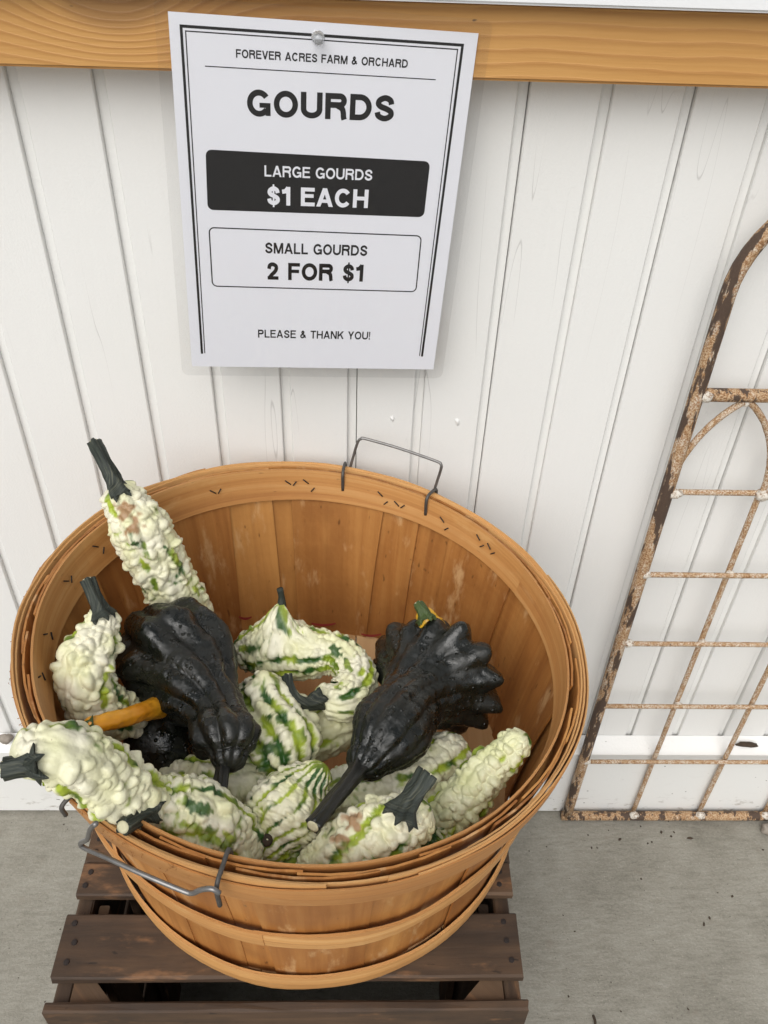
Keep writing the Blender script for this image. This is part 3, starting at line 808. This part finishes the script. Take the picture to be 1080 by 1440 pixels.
def phi_of(px, py, far):
    p = ray_cyl(px, py, 0.217, far); return math.atan2(p[1] - RC[1], p[0] - RC[0])
clip(phi_of(484, 668, True), -0.0092, 0.012, h1, 0.018)
clip(phi_of(607, 700, True), -0.0092, 0.012, h1, 0.018)
h2 = tube('handle', loop_from([(135, 1158), (127, 1166), (123, 1180), (114, 1185), (118, 1192), (150, 1206), (200, 1229), (255, 1252), (270, 1256), (283, 1251), (298, 1250), (309, 1256)], 0.2345, False), 0.0017, M['wire'], basket, 8, 50)
h2['label'] = 'bent wire handle hanging down the front rim'
clip(phi_of(318, 1235, False), -0.0085, 0.0160, h2, 0.030)
clip(phi_of(130, 1160, False), -0.0085, 0.0160, h2, 0.014)
# frayed fibres along the split outer hoop on the left
V = []; F = []
for _ in range(420):
    q = D(random.choice((random.gauss(160, 12), random.gauss(205, 14), random.gauss(240, 7), random.gauss(185, 5))))
    tt = random.uniform(0.90, 0.99); dr = 0.0068 + 0.0026 * max(0.0, min(1, (math.degrees(q) - 120) / 225)) + random.uniform(0, 0.0012)
    a = bpt(q, tt, dr)
    tang = bpt(q + 0.01, tt, dr) - a; tang /= np.linalg.norm(tang)
    out = (a - np.array([RC[0], RC[1], a[2]])); out /= np.linalg.norm(out)
    b = a + tang * random.uniform(-0.005, 0.005) + out * random.uniform(0.0, 0.0022) + np.array([0, 0, random.uniform(-0.003, 0.004)])
    mid = (a + b) / 2 + out * random.uniform(0, 0.002) + np.array([0, 0, random.uniform(-.001, .002)])
    w = np.array([0, 0, 0.00035]); n_ = np.cross(tang, w); k = len(V)
    V += [a - w, a + w, mid - w, mid + w + out * 0.0003, b]
    F += [(k, k + 2, k + 3, k + 1), (k + 2, k + 4, k + 3)]
ff = mesh_obj('frayed_fibres', V, F, M['fibre'], basket); ff['kind'] = 'stuff'

# ------------------------------------------------------------------ gourds
def gp(px, py, z): return pz(px, py, 0.041 + 0.965 * z)     # heights measured from the basket floor up
def pp(seq): return [gp(*q) for q in seq]
CREAM_A, CREAM_B = np.array([0.79, 0.765, 0.60]), np.array([0.74, 0.735, 0.46])
GREEN_A, GREEN_B = np.array([0.36, 0.45, 0.040]), np.array([0.022, 0.085, 0.010])
def nz(P, sc, seed):
    return np.array([mnoise.noise((p[0] * sc + seed, p[1] * sc, p[2] * sc)) for p in P])

def to_px(P):
    d = P - CAM; w = d @ _fw
    return np.stack([IW / 2 + FPX * (d @ RGT) / w, IH / 2 - FPX * (d @ UPV) / w], 1)
def body_mesh(pts, rad, N=210, Mseg=120, ribs=9, ribamp=0.08, wart=0.0076, wh=0.88, green=0.5, greenrows=4, seed=0, fins=None,
              pulls=(), patches=(), scabs=(), colour=None, lump=0.06, skipw=0.04, gwid=0.0031, tint=None):
    pts = np.array(pts, float); rs = (0.90 if wart and colour is None else 0.965) * np.array(rad, float)
    R_ = np.random.default_rng(seed + 100)
    if wart: ribs = max(5, int(round(2 * math.pi * rs.max() / (2 * wart * 1.02))))
    d0 = pts[0] - pts[1]; d0 /= np.linalg.norm(d0); d1 = pts[-1] - pts[-2]; d1 /= np.linalg.norm(d1)
    C = catmull(pts, 80)
    C = np.vstack([pts[0] + d0 * rs[0] * 0.85, C, pts[-1] + d1 * rs[-1] * 0.85])
    # even resample
    s = np.concatenate([[0], np.cumsum(np.linalg.norm(np.diff(C, axis=0), axis=1))]); Lg = s[-1]
    rr = np.concatenate([[rs[0]], catmull(rs[:, None], 80)[:, 0], [rs[-1]]])
    ss = Lg * (0.5 - 0.5 * np.cos(np.pi * np.linspace(0.004, 0.996, N))) * 0.35 + Lg * np.linspace(0.002, 0.998, N) * 0.65
    C2 = np.stack([np.interp(ss, s, C[:, k]) for k in range(3)], 1)
    for _ in range(3):
        C2[1:-1] = 0.25 * C2[:-2] + 0.5 * C2[1:-1] + 0.25 * C2[2:]
    r = np.interp(ss, s, rr)
    c0, c1 = rs[0] * 0.85, rs[-1] * 0.85
    cap = np.ones(N)
    m0 = ss < c0; cap[m0] = np.sqrt(np.clip(1 - (1 - ss[m0] / c0) ** 2, 0.0004, 1))
    m1 = Lg - ss < c1; cap[m1] = np.sqrt(np.clip(1 - (1 - (Lg - ss[m1]) / c1) ** 2, 0.0004, 1))
    r = r * cap
    T, Nn, B = frames(C2)
    th = np.linspace(0, 2 * np.pi, Mseg, endpoint=False)
    ph = R_.uniform(0, 6.28)
    wobth = 0.35 * np.sin(ss / Lg * 5 + ph)          # ribs wander a little
    TH = th[None, :] + 0 * ss[:, None]
    tw = TH + wobth[:, None]
    dirs = np.cos(TH)[..., None] * Nn[:, None, :] + np.sin(TH)[..., None] * B[:, None, :]
    rad2 = r[:, None] * (1 + ribamp * (np.abs(np.cos(ribs * tw / 2)) - 0.64))
    P = C2[:, None, :] + rad2[..., None] * dirs
    if fins:
        nf, pos, wid_, amp, lean = fins
        A = amp * np.exp(-((ss / Lg - pos) / wid_) ** 2)
        fv = 1 + 0.35 * np.sin(TH * 2 + 1) + 0.2 * np.sin(TH * 3 + ph)
        f = 0.56 + 0.44 * np.abs(np.cos(nf * TH / 2 + 0.45 * np.sin(TH * 2 + 1))) ** 1.7
        P = P + (A[:, None] * f * fv)[..., None] * dirs - (lean * A[:, None] * f)[..., None] * T[:, None, :]
    flat = P.reshape(-1, 3)
    nrm = dirs.reshape(-1, 3)
    if lump:
        flat = flat + nrm * (lump * np.repeat(r, Mseg) * nz(flat, 38, seed * 3.1))[:, None]
    disp = np.zeros(len(flat)); hmax = 1e-9
    grow = []
    if wart:
        rmax = r.max(); rows = 2 * ribs
        P3 = flat.reshape(N, Mseg, 3)
        cen = []; cr = []; ch = []; ct = []; cg = []
        for i in range(rows):
            a0 = 2 * math.pi * (i + 0.5) / rows + R_.normal(0, 0.03)
            sx = wart * R_.uniform(0.2, 0.8)
            while sx < Lg - wart * 0.2:
                k = min(N - 1, np.searchsorted(ss, sx))
                lw = 2 * math.pi * r[k] / rows              # local row width
                if lw > wart * 0.28 and (i % 2 == 0 or lw > wart * 0.5):
                    if R_.random() > skipw:
                        a = (a0 - wobth[k] + R_.normal(0, 0.09)) % (2 * math.pi)
                        j = int(a / (2 * math.pi) * Mseg) % Mseg
                        cen.append(P3[k, j]); q = max(lw, wart * 0.6) * R_.choice([R_.uniform(0.36, 0.52), R_.uniform(0.52, 0.82)])
                        cr.append(q); ch.append(q * wh * R_.choice([0.25, 0.55, 0.8, 1.0, 1.25])); ct.append(T[k]); cg.append(R_.uniform(0.55, 1.7) ** 2 - 1)
                sx += wart * R_.uniform(0.75, 1.15)
        cen = np.array(cen); cr = np.array(cr); ch = np.array(ch); ct = np.array(ct); cg = np.array(cg)
        jag = 1 + 0.22 * nz(flat, 300, seed + 70)
        for a in range(0, len(flat), 2500):
            dl = flat[a:a + 2500, None, :] - cen[None]
            d = np.sqrt((dl ** 2).sum(2) + cg * (dl * ct[None]).sum(2) ** 2) / cr
            i1 = d.argmin(1); ar = np.arange(len(i1)); d1 = d[ar, i1].copy(); d[ar, i1] = 9
            e = np.clip((d.min(1) - d1) / 1.15 * jag[a:a + 2500], 0, 1)
            dome = np.clip(1 - 0.30 * d1 ** 2, 0, 1)
            disp[a:a + 2500] = ch[i1] * np.sqrt(1 - (1 - e) ** 2) * dome
        disp *= np.clip(np.repeat(r, Mseg) / (0.55 * rmax), 0.05, 1) ** 1.2
        hmax = np.percentile(disp, 97)
        # no warts on the collapsing poles
        gsel = R_.choice(ribs, size=min(ribs, greenrows), replace=False) if greenrows else []
        grow = [math.pi * (2 * i + 1) / ribs for i in gsel]
    fl0 = flat.copy()
    disp = disp + 0.00045 * nz(flat, 520, seed + 81) + 0.0008 * nz(flat, 150, seed + 82)
    flat = flat + nrm * (disp - 0.7 * disp.mean())[:, None]
    for (p, q, w) in pulls:
        g_ = np.exp(-(np.linalg.norm(flat - p, axis=1) / w) ** 2)
        flat = flat + (q - p)[None] * g_[:, None]
    # pigment
    if colour is not None:
        col = np.tile(np.array(colour[0], float), (len(flat), 1))
        k = np.clip(nz(fl0, 45, seed) * 1.3 + 0.5, 0, 1)[:, None]
        col = col * (1 - k) + np.array(colour[1]) * k
    else:
        k = np.clip(nz(fl0, 55, seed + 3) * 1.2 + 0.5, 0, 1)[:, None]
        col = CREAM_A * (1 - k) + CREAM_B * k
        if tint is not None: col = col * np.array(tint)
        lowness = np.clip(1 - disp / (hmax + 1e-9), 0, 1) if wart else np.ones(len(flat))
        gm = np.zeros(len(flat))
        arc = np.repeat(r, Mseg)
        ang = tw.ravel()
        n1 = nz(fl0, 60, seed + 9); n2 = nz(fl0, 240, seed + 1)
        for a0 in grow:
            da = np.abs((ang - a0 + np.pi) % (2 * np.pi) - np.pi) * arc
            st = np.exp(-(da / (gwid * (1.0 + 0.9 * n2 + 0.6 * n1))) ** 2)
            gm = np.maximum(gm, st * np.clip(0.75 + 2.0 * n1 + (green - 0.5) * 1.4, 0, 1))
        gm = gm * (0.55 + 0.45 * lowness ** 0.6) * 1.15
        gen = np.clip((nz(fl0, 42, seed + 30) - 0.22 + 0.30 * (green - 0.5)) * 5, 0, 1) * lowness ** 0.8 * (0.6 + 0.6 * n2)
        gm = np.maximum(gm, np.clip(gen, 0, 1) * 0.8)
        gm = np.clip((gm - 0.26) / 0.40, 0, 1); gm = gm * gm * (3 - 2 * gm)
        pix = to_px(fl0); front = ((CAM - fl0) * nrm).sum(1) > 0
        for (cx, cy, rx_, ry_, an) in patches:
            ca, sa = math.cos(math.radians(an)), math.sin(math.radians(an))
            u = ((pix[:, 0] - cx) * ca + (pix[:, 1] - cy) * sa) / rx_; w_ = (-(pix[:, 0] - cx) * sa + (pix[:, 1] - cy) * ca) / ry_
            gpv = np.clip((1.15 - np.sqrt(u * u + w_ * w_) + 0.9 * n2 + 0.5 * n1) * 3, 0, 1) * front
            gm = np.maximum(gm, gpv * 0.95)
        gm = np.clip(gm, 0, 1)[:, None]
        gd = np.clip(0.30 + 1.7 * nz(fl0, 70, seed + 44) + 0.22 * green, 0, 1)[:, None]
        col = col * (1 - gm) + (GREEN_A * (1 - gd) + GREEN_B * gd) * gm
        for (cx, cy, rp) in scabs:
            q_ = np.hypot(pix[:, 0] - cx, pix[:, 1] - cy) / rp
            g_ = np.clip((1.0 - q_ + 1.1 * nz(fl0, 170, seed + 7)) * 2.2, 0, 0.92) * front
            g_ = g_[:, None]; col = col * (1 - g_) + np.array([0.34, 0.185, 0.085]) * g_
    F = [(i * Mseg + j, i * Mseg + (j + 1) % Mseg, (i + 1) * Mseg + (j + 1) % Mseg, (i + 1) * Mseg + j) for i in range(N - 1) for j in range(Mseg)]
    F += [tuple(range(Mseg - 1, -1, -1)), tuple((N - 1) * Mseg + j for j in range(Mseg))]
    return flat, F, np.clip(col, 0.002, 1)

def stem(parent, pts, r0, r1, mat, seed=0, star=0.0, cut=True):
    r0 *= 0.86; r1 *= 0.84
    prof = [r0 * 1.75, r0 * 1.1, r0 * 0.95] + [r0 * 0.9 + (r1 - r0 * 0.9) * k / 3 for k in (1, 2, 3)]
    o = tube('stem', pts, prof, mat, parent, 20, 26, ribs=5, ribamp=0.24, jitter=0.16, seed=seed * 1.7)
    d = np.array(pts[-1]) - np.array(pts[-2]); d /= np.linalg.norm(d)
    if star:                                   # prongs that run from the stem base over the shoulder
        b = np.array(pts[0]); ax = np.array(pts[1]) - b; ax /= np.linalg.norm(ax)
        u = np.cross(ax, (0.3, 0.2, 1)); u /= np.linalg.norm(u); w = np.cross(ax, u)
        for k in range(5):
            a = 2 * math.pi * k / 5 + seed
            e = math.cos(a) * u + math.sin(a) * w
            tube('stem_prong', [b + ax * r0 * 1.2, b + e * r0 * 1.3, b + e * star * 0.85 - ax * star * 0.40], [r0 * 0.62, r0 * 0.42, r0 * 0.06], mat, o, 8, 8, jitter=0.2, seed=k + seed)
    if cut:
        lathe('cut_end', np.array(pts[-1]), d, [(-0.0006, r1 * 0.8), (0.0004, r1 * 0.86), (0.0006, r1 * 0.5), (0.0005, r1 * 0.1)], M['cut'], o, 14)
    return o
def gourd(name, label, pts, rad, mat='gourd', group='gourds in the basket', stemdef=None, **kw):
    base = np.mean(np.array(pts), axis=0); base[2] = min(p[2] for p in pts) - max(rad)
    t = thing(name, tuple(base), label, 'gourd', group)
    V, F, c = body_mesh(pts, rad, **kw)
    mesh_obj('body', V, F, M[mat], t, smooth=True, col=c)
    if stemdef: stem(t, **stemdef)
    return t
BLK = ([0.0036, 0.0052, 0.0036], [0.0095, 0.0100, 0.0068])

gourd('warty_gourd', 'tall white warty gourd leaning up out of the basket at the back left rim',
      pp([(172, 700, .687), (196, 742, .662), (225, 795, .622), (255, 852, .575), (282, 905, .527)]), [.0180, .0268, .0262, .0260, .020], seed=1,
      green=0.45, greenrows=4, scabs=[(178, 720, 15), (188, 742, 13)], patches=[(190, 760, 4, 16, -28), (203, 768, 3, 18, -25), (245, 785, 4, 20, -38), (275, 830, 6, 9, 0)],
      stemdef=dict(pts=pp([(171, 698, .694), (158, 672, .705), (145, 648, .716), (132, 623, .722)]), r0=.0072, r1=.0066, mat=M['stem'], seed=1, star=0.013))
gourd('warty_gourd', 'curved white warty gourd inside the left wall of the basket',
      pp([(146, 872, .652), (135, 902, .642), (117, 950, .628), (140, 994, .595), (190, 1010, .56)]), [.0145, .0195, .0225, .0230, .018], seed=2,
      green=0.35, greenrows=3, patches=[(150, 950, 4, 13, 10)], stemdef=dict(pts=pp([(144, 868, .660), (138, 852, .667), (131, 835, .674), (123, 816, .679)]), r0=.0066, r1=.0062, mat=M['stem'], seed=2, star=0.010))
gourd('warty_gourd', 'white warty gourd sticking out over the left rim with its stem pointing outward',
      pp([(46, 1058, .722), (86, 1060, .717), (133, 1083, .690), (188, 1122, .648), (240, 1142, .598)]), [.0165, .0205, .0215, .0215, .018], seed=3,
      green=0.45, greenrows=4, stemdef=dict(pts=pp([(54, 1072, .727), (40, 1075, .727), (24, 1079, .727), (4, 1082, .727)]), r0=.0074, r1=.0068, mat=M['stem'], seed=3, star=0.014))
gourd('warty_gourd', 'green and white warty gourd at the front left with its stem over the rim',
      pp([(204, 1136, .628), (240, 1144, .618), (287, 1158, .604), (334, 1190, .574)]), [.0220, .0275, .0285, .0230], seed=4, green=0.95, greenrows=6,
      patches=[(262, 1128, 12, 6, 10), (283, 1138, 16, 7, 8), (280, 1165, 26, 7, 14), (325, 1178, 12, 7, 20)],
      stemdef=dict(pts=pp([(208, 1139, .650), (199, 1146, .655), (188, 1153, .660), (173, 1163, .668)]), r0=.0062, r1=.0056, mat=M['stem'], seed=4, star=0.013))
gourd('black_gourd', 'black glossy gourd with a round bulb and its neck pointing down to the front',
      pp([(234, 912, .582), (252, 932, .586), (276, 964, .590), (304, 1004, .598), (320, 1040, .604), (322, 1064, .602)]), [.043, .0470, .0365, .0225, .0250, .014], mat='black', seed=5,
      ribamp=0.17, wart=0.0150, wh=0.14, lump=0.20, greenrows=0, colour=BLK,
      stemdef=dict(pts=pp([(317, 1060, .598), (314, 1080, .602), (311, 1098, .604), (308, 1115, .605)]), r0=.0060, r1=.0056, mat=M['blackstem'], seed=5, cut=False))
gourd('black_gourd', 'small round black bumpy gourd tucked under the large black one',
      [gp(242, 1036, .49), gp(234, 1044, .515), gp(226, 1048, .54)], [.030, .034, .030], mat='black', seed=6, ribs=12, ribamp=0.05, wart=0.0075, wh=0.35, colour=BLK, greenrows=0, N=100)
gourd('yellow_gourd', 'orange yellow neck of a gourd between the left white gourds',
      pp([(128, 1020, .625), (160, 1013, .618), (205, 1000, .60), (250, 985, .56)]), [.0064, .0070, .0078, .012], mat='yellow', seed=7, ribs=8, ribamp=0.04, wart=0.0, lump=0.05,
      colour=([0.72, 0.27, 0.012], [0.78, 0.36, 0.02]), N=90, Mseg=48,
      stemdef=dict(pts=pp([(130, 1020, .626), (122, 1021, .627), (116, 1021, .627), (108, 1022, .627)]), r0=.0046, r1=.0048, mat=M['greenstem'], seed=7, cut=False))
p_ap = gp(388, 893, .572)
curl = gourd('warty_gourd', 'white warty gourd with a curled neck and hooked dark stem below the back wall',
      pp([(352, 915, .535), (385, 912, .545), (430, 918, .552), (478, 922, .556), (503, 955, .556), (482, 985, .556), (455, 978, .556)]), [.020, .031, .026, .0195, .0195, .020, .0115], seed=8,
      green=0.75, greenrows=5, wart=0.0068, patches=[(362, 888, 18, 5, 8), (392, 895, 14, 9, 45), (345, 912, 14, 4, 5), (352, 935, 18, 4, 15), (472, 915, 10, 7, 45), (490, 936, 5, 10, -30), (490, 1002, 14, 4, -5)],
      pulls=[(p_ap, p_ap + np.array([0.004, 0.018, 0.020]), 0.014)],
      stemdef=dict(pts=pp([(450, 982, .566), (432, 990, .570), (416, 983, .576), (407, 966, .58), (404, 950, .582)]), r0=.0056, r1=.0046, mat=M['stem'], seed=8))
tip0 = p_ap + np.array([0.0042, 0.019, 0.016])
tube('blossom_tip', [tip0, tip0 + np.array([0.0003, 0.003, 0.010]), tip0 + np.array([-0.001, 0.005, 0.018])], [0.0045, 0.0028, 0.0030], M['stem'], curl, 10, 10, jitter=0.15)
pe = gp(372, 972, .575); pe2 = gp(425, 985, .56)
gourd('warty_gourd', 'winged white gourd with dark green streaks and a folded ear beside the black neck',
      pp([(366, 980, .550), (382, 1014, .555), (396, 1052, .552), (402, 1088, .540)]), [.023, .034, .0345, .023], seed=9, green=0.95, greenrows=8, wart=0.0072, gwid=0.0038, ribamp=0.16,
      patches=[(378, 1052, 24, 8, 15), (425, 1035, 6, 12, -25), (368, 1078, 20, 6, 18), (375, 1008, 14, 4, -10), (395, 1012, 8, 6, 0)], pulls=[(pe, pe + np.array([0.0, 0.004, 0.016]), 0.013)], lump=0.14)
pear = gourd('warty_gourd', 'pear shaped white gourd with thin green stripes and its blossom scar facing the front',
      pp([(446, 1090, .586), (428, 1110, .578), (402, 1146, .570), (382, 1180, .562)]), [.013, .025, .0325, .022], seed=10, green=1.0, greenrows=14, wart=0.0062, gwid=0.0017, ribs=11, ribamp=0.08)
def surf(t, px, py):
    me = [c for c in t.children if c.name.startswith('body')][0].data
    co = np.array([v.co[:] for v in me.vertices]); q = to_px(co)
    near = np.where(np.hypot(q[:, 0] - px, q[:, 1] - py) < 6)[0]
    return co[near[np.argmin(np.linalg.norm(co[near] - CAM, axis=1))]]
scp = surf(pear, 373, 1187)
lathe('blossom_scar', scp, (CAM - scp), [(-0.005, 0.0046), (-0.0006, 0.0044), (0.0006, 0.0030), (0.0001, 0.0012)], M['litter'], pear, 14)
gourd('black_gourd', 'black winged gourd with a spiky crown and long stem pointing to the front',
      pp([(622, 940, .560), (606, 956, .565), (578, 988, .576), (548, 1030, .588), (516, 1070, .588)]), [.036, .043, .0290, .0315, .017], mat='black', seed=11,
      ribamp=0.08, wart=0.0095, wh=0.20, greenrows=0, lump=0.12, colour=BLK, fins=(14, 0.21, 0.115, 0.0195, 0.20), N=150, Mseg=150,
      stemdef=dict(pts=pp([(512, 1070, .588), (492, 1098, .600), (466, 1130, .610), (440, 1162, .616)]), r0=.0066, r1=.0062, mat=M['blackstem'], seed=11))
gourd('yellow_gourd', 'small yellow gourd tip with a green stem peeking over the black spiky gourd',
      pp([(618, 898, .585), (606, 880, .600), (598, 866, .608)]), [.016, .0115, .0085], mat='yellow', seed=12, ribs=8, ribamp=0.06, wart=0.0, lump=0.03, colour=([0.75, 0.38, 0.015], [0.80, 0.46, 0.03]), N=60, Mseg=48,
      stemdef=dict(pts=pp([(599, 871, .613), (596, 863, .616), (592, 856, .618), (587, 849, .619)]), r0=.0060, r1=.0048, mat=M['greenstem'], seed=12, star=0.009))
gourd('warty_gourd', 'white gourd with a green stripe lying under the stem of the spiky black gourd',
      pp([(632, 1066, .530), (585, 1092, .530), (520, 1112, .528), (440, 1132, .522)]), [.025, .029, .029, .023], seed=13, green=0.6, greenrows=6, wart=0.0065, wh=0.6, tint=(0.95, 0.96, 0.97))
gourd('warty_gourd', 'long pale warty gourd without a stem leaning on the right wall of the basket',
      pp([(728, 1044, .605), (692, 1080, .588), (645, 1130, .562), (600, 1178, .530)]), [.0130, .0170, .0195, .0205], seed=14, green=0.35, greenrows=5, wart=0.0078, tint=(0.90, 0.93, 0.80))
gourd('warty_gourd', 'white warty gourd with brown scabs and a broad stem at the front rim',
      pp([(580, 1150, .610), (550, 1168, .602), (502, 1198, .586), (452, 1228, .562)]), [.0195, .0255, .0275, .022], seed=15, green=0.55, greenrows=5, wart=0.0078,
      scabs=[(499, 1158, 14), (478, 1183, 11)], patches=[(470, 1218, 9, 6, -40), (505, 1180, 3, 22, 50)],
      stemdef=dict(pts=pp([(563, 1146, .630), (577, 1124, .638), (590, 1106, .644), (603, 1087, .649)]), r0=.0080, r1=.0078, mat=M['stem'], seed=15, star=0.013))
gourd('warty_gourd', 'mostly green warty gourd low at the front right beneath two pale ones',
      pp([(610, 1180, .535), (570, 1215, .530)]), [.024, .022], seed=16, green=1.2, greenrows=12, gwid=0.006, N=90, patches=[(590, 1195, 45, 30, -30)])
gourd('warty_gourd', 'pale warty gourd lying under the small stem of the round black gourd',
      pp([(352, 1110, .540), (310, 1110, .538), (250, 1105, .525)]), [.025, .030, .024], seed=17, green=0.5, greenrows=4, tint=(0.95, 0.95, 0.93), N=100, wart=0.0075, wh=0.55)
gourd('warty_gourd', 'pale ribbed gourd deep in the middle below the curled gourd',
      pp([(508, 1000, .515), (468, 1020, .520), (425, 1052, .515)]), [.020, .0255, .021], seed=18, green=0.5, greenrows=4, tint=(0.90, 0.90, 0.82), N=100, wart=0.0075, wh=0.4)
gourd('warty_gourd', 'dark green and white gourd at the bottom of the front wall',
      pp([(440, 1210, .535), (400, 1222, .535), (350, 1215, .535)]), [.020, .024, .020], seed=19, green=1.1, greenrows=10, gwid=0.005, N=100, patches=[(395, 1215, 42, 26, 0)])

# ------------------------------------------------------------------ rusty gate leaning on the skirting
GY = -0.031
gx = 0.3245; dxg = 0.1000; ncell = 5
gx1 = gx + dxg * ncell
gate = thing('metal_gate', ((gx + gx1) / 2, GY, 0), 'old rusty metal gate with arched top leaning on the white wall', 'gate')
ZR = [float(py_(x, y, GY - 0.004)[2]) for x, y in ((812, 1071), (845, 993), (868, 905), (897, 808), (930, 695))]
ZTR = float(py_(985, 555, GY)[2])
RP = 0.0071
cr_ = 0.105; zc = 0.845
P = [(gx, GY, 0.012)] + [(gx, GY, z) for z in np.linspace(0.06, zc, 24)]
P += [(gx + cr_ * (1 - math.cos(a)), GY, zc + cr_ * math.sin(a)) for a in np.linspace(0.12, math.pi / 2, 12)]
P += [(x, GY, zc + cr_) for x in np.linspace(gx + cr_ + 0.04, gx1 - cr_ - 0.04, 6)]
P += [(gx1 - cr_ * (1 - math.cos(a)), GY, zc + cr_ * math.sin(a)) for a in np.linspace(math.pi / 2, 0.12, 12)]
P += [(gx1, GY, z) for z in np.linspace(zc, 0.012, 20)]
tube('frame', P, RP, M['rust_post'], gate, 14, straight=True, jitter=0.03)
tube('bottom_rail', [(x, GY, RP + 0.002) for x in np.linspace(gx - 0.008, gx1 + 0.008, 20)], RP * 0.98, M['rust_rail'], gate, 14, straight=True, jitter=0.03)
tube('top_rail', [(x, GY, ZTR) for x in np.linspace(gx, gx1, 16)], 0.0066, M['rust_rail'], gate, 14, straight=True, jitter=0.03)
for z in ZR:
    tube('cross_rod', [(x, GY - 0.004 if z != ZR[-1] else GY, z) for x in np.linspace(gx, gx1, 20)], 0.0031, M['rust_rod'], gate, 8, straight=True, jitter=0.08, seed=z)
for k in range(1, ncell):
    x = gx + dxg * k
    tube('upright_rod', [(x, GY + 0.004, z) for z in np.linspace(0.012, ZR[-1], 24)], 0.0033, M['rust_rod'], gate, 8, straight=True, jitter=0.08, seed=k)
welds = []
for k in range(ncell):
    xa, xb = gx + dxg * k, gx + dxg * (k + 1); xm = (xa + xb) / 2; zt = ZTR - 0.006; z0 = ZR[-1]
    for (xs, d) in ((xa, 1), (xb, -1)):
        A = [(xs + d * (0.006 if k == 0 and d > 0 else 0.0), GY, z0)]
        al = math.radians(62)
        for u in np.linspace(0.1, 1, 9):
            A.append((xs + d * (xm - xa - 0.001) * (1 - math.cos(u * al)) / (1 - math.cos(al)), GY, z0 + (zt - z0) * math.sin(u * al) / math.sin(al)))
        tube('arch_rod', A, 0.0033, M['rust_rod'], gate, 8, 30, jitter=0.08, seed=k + d)
    welds.append((xb, GY - 0.003, z0, 0.0095)); welds.append((xm, GY, ZTR - 0.008, 0.006)); welds.append((xb, GY - 0.002, 0.014, 0.0090))
    for z in ZR[:-1]:
        if random.random() < 0.5: welds.append((xb, GY - 0.001, z, 0.0062))
for z in (ZR[-1], ZR[2], ZTR):
    welds.append((gx + 0.008, GY - 0.003, z, 0.0085))
for z in (ZR[0], ZR[3]):
    welds.append((gx + 0.003, GY - 0.003, z, 0.008))
def blob(name, c, r, mat, parent, seed, sq=(1, 1, 1), sub=3):
    bm = bmesh.new(); bmesh.ops.create_icosphere(bm, subdivisions=sub, radius=1.0)
    for v in bm.verts:
        f = 1 + 0.35 * mnoise.noise(v.co * 1.8 + Vector((seed * 3.3, 0, 0)))
        v.co = Vector((v.co.x * r * f * sq[0] + c[0], v.co.y * r * f * sq[1] + c[1], v.co.z * r * f * sq[2] + c[2]))
    me = bpy.data.meshes.new(name); bm.to_mesh(me); bm.free(); me.materials.append(mat)
    me.polygons.foreach_set('use_smooth', [True] * len(me.polygons))
    return link(bpy.data.objects.new(name, me), parent)
for i, (x, y, z, r) in enumerate(welds):
    blob('weld', (x, y, z), r * 0.85, M['weld'], gate, i, (1.0, 0.75, 0.8), 2)

# ------------------------------------------------------------------ small things on the floor
p = pz(1066, 1124, 0.009)
tag(blob('pebble', (p[0], -0.052, 0.0085), 0.0098, M['stone'], None, 3, (1.2, 0.9, 0.85)), 'small rounded brown pebble at the foot of the rusty gate', 'pebble')
p = py_(2, 1032, -0.016)
tag(blob('pebble', (p[0], -0.011, 0.168), 0.0085, M['stone'], None, 8, (1.1, 0.8, 0.9)), 'small grey pebble on the skirting ledge at the left edge', 'pebble')
p = py_(1058, 1032, -0.013)
tag(blob('dead_leaf', (p[0], -0.013, 0.163), 0.011, M['litter'], None, 5, (1.4, 0.4, 0.22)), 'dark curled dead leaf lying on the skirting ledge behind the gate', 'leaf')
a = pz(834, 1428, 0.003); b = pz(837, 1446, 0.003)
tag(tube('twig', [a, (a + b) / 2 + np.array([0.001, 0, 0.001]), b], 0.0016, M['litter'], None, 7, 8, jitter=0.3), 'short brown twig on the concrete floor at the bottom edge', 'twig')
V = []; F = []
spots = [(667, 1185), (832, 1192), (872, 1180), (930, 1170), (944, 1176), (911, 1186), (917, 1184), (948, 1170), (970, 1178), (901, 1162), (840, 1192), (998, 1290), (990, 1299), (1030, 1260)]
for i in range(42):
    if i < len(spots): px, py = spots[i]; sz = random.uniform(0.0012, 0.0026)
    else:
        px, py = random.choice(((random.uniform(720, 1080), random.uniform(1145, 1440)), (random.uniform(0, 110), random.uniform(1130, 1440)), (random.uniform(760, 1080), random.triangular(1138, 1300, 1150))))
        sz = abs(random.gauss(0, 0.0006)) + 0.0005
    c = pz(px, py, 0.0012); n_ = random.randint(4, 6); k = len(V); a0 = random.uniform(0, 6); el = random.uniform(1, 2.2); an = random.uniform(0, 3.14)
    for j in range(n_):
        a = a0 + 2 * math.pi * j / n_; q = sz * random.uniform(0.6, 1.2)
        x, y = q * el * math.cos(a), q * math.sin(a)
        V.append((c[0] + x * math.cos(an) - y * math.sin(an), c[1] + x * math.sin(an) + y * math.cos(an), 0.0005))
    V.append((c[0], c[1], 0.0005 + sz * 0.5))
    F += [(k + j, k + (j + 1) % n_, k + n_) for j in range(n_)]
tag(mesh_obj('floor_litter', V, F, M['litter']), 'dark crumbs and grit scattered on the concrete floor', 'litter', kind='stuff')
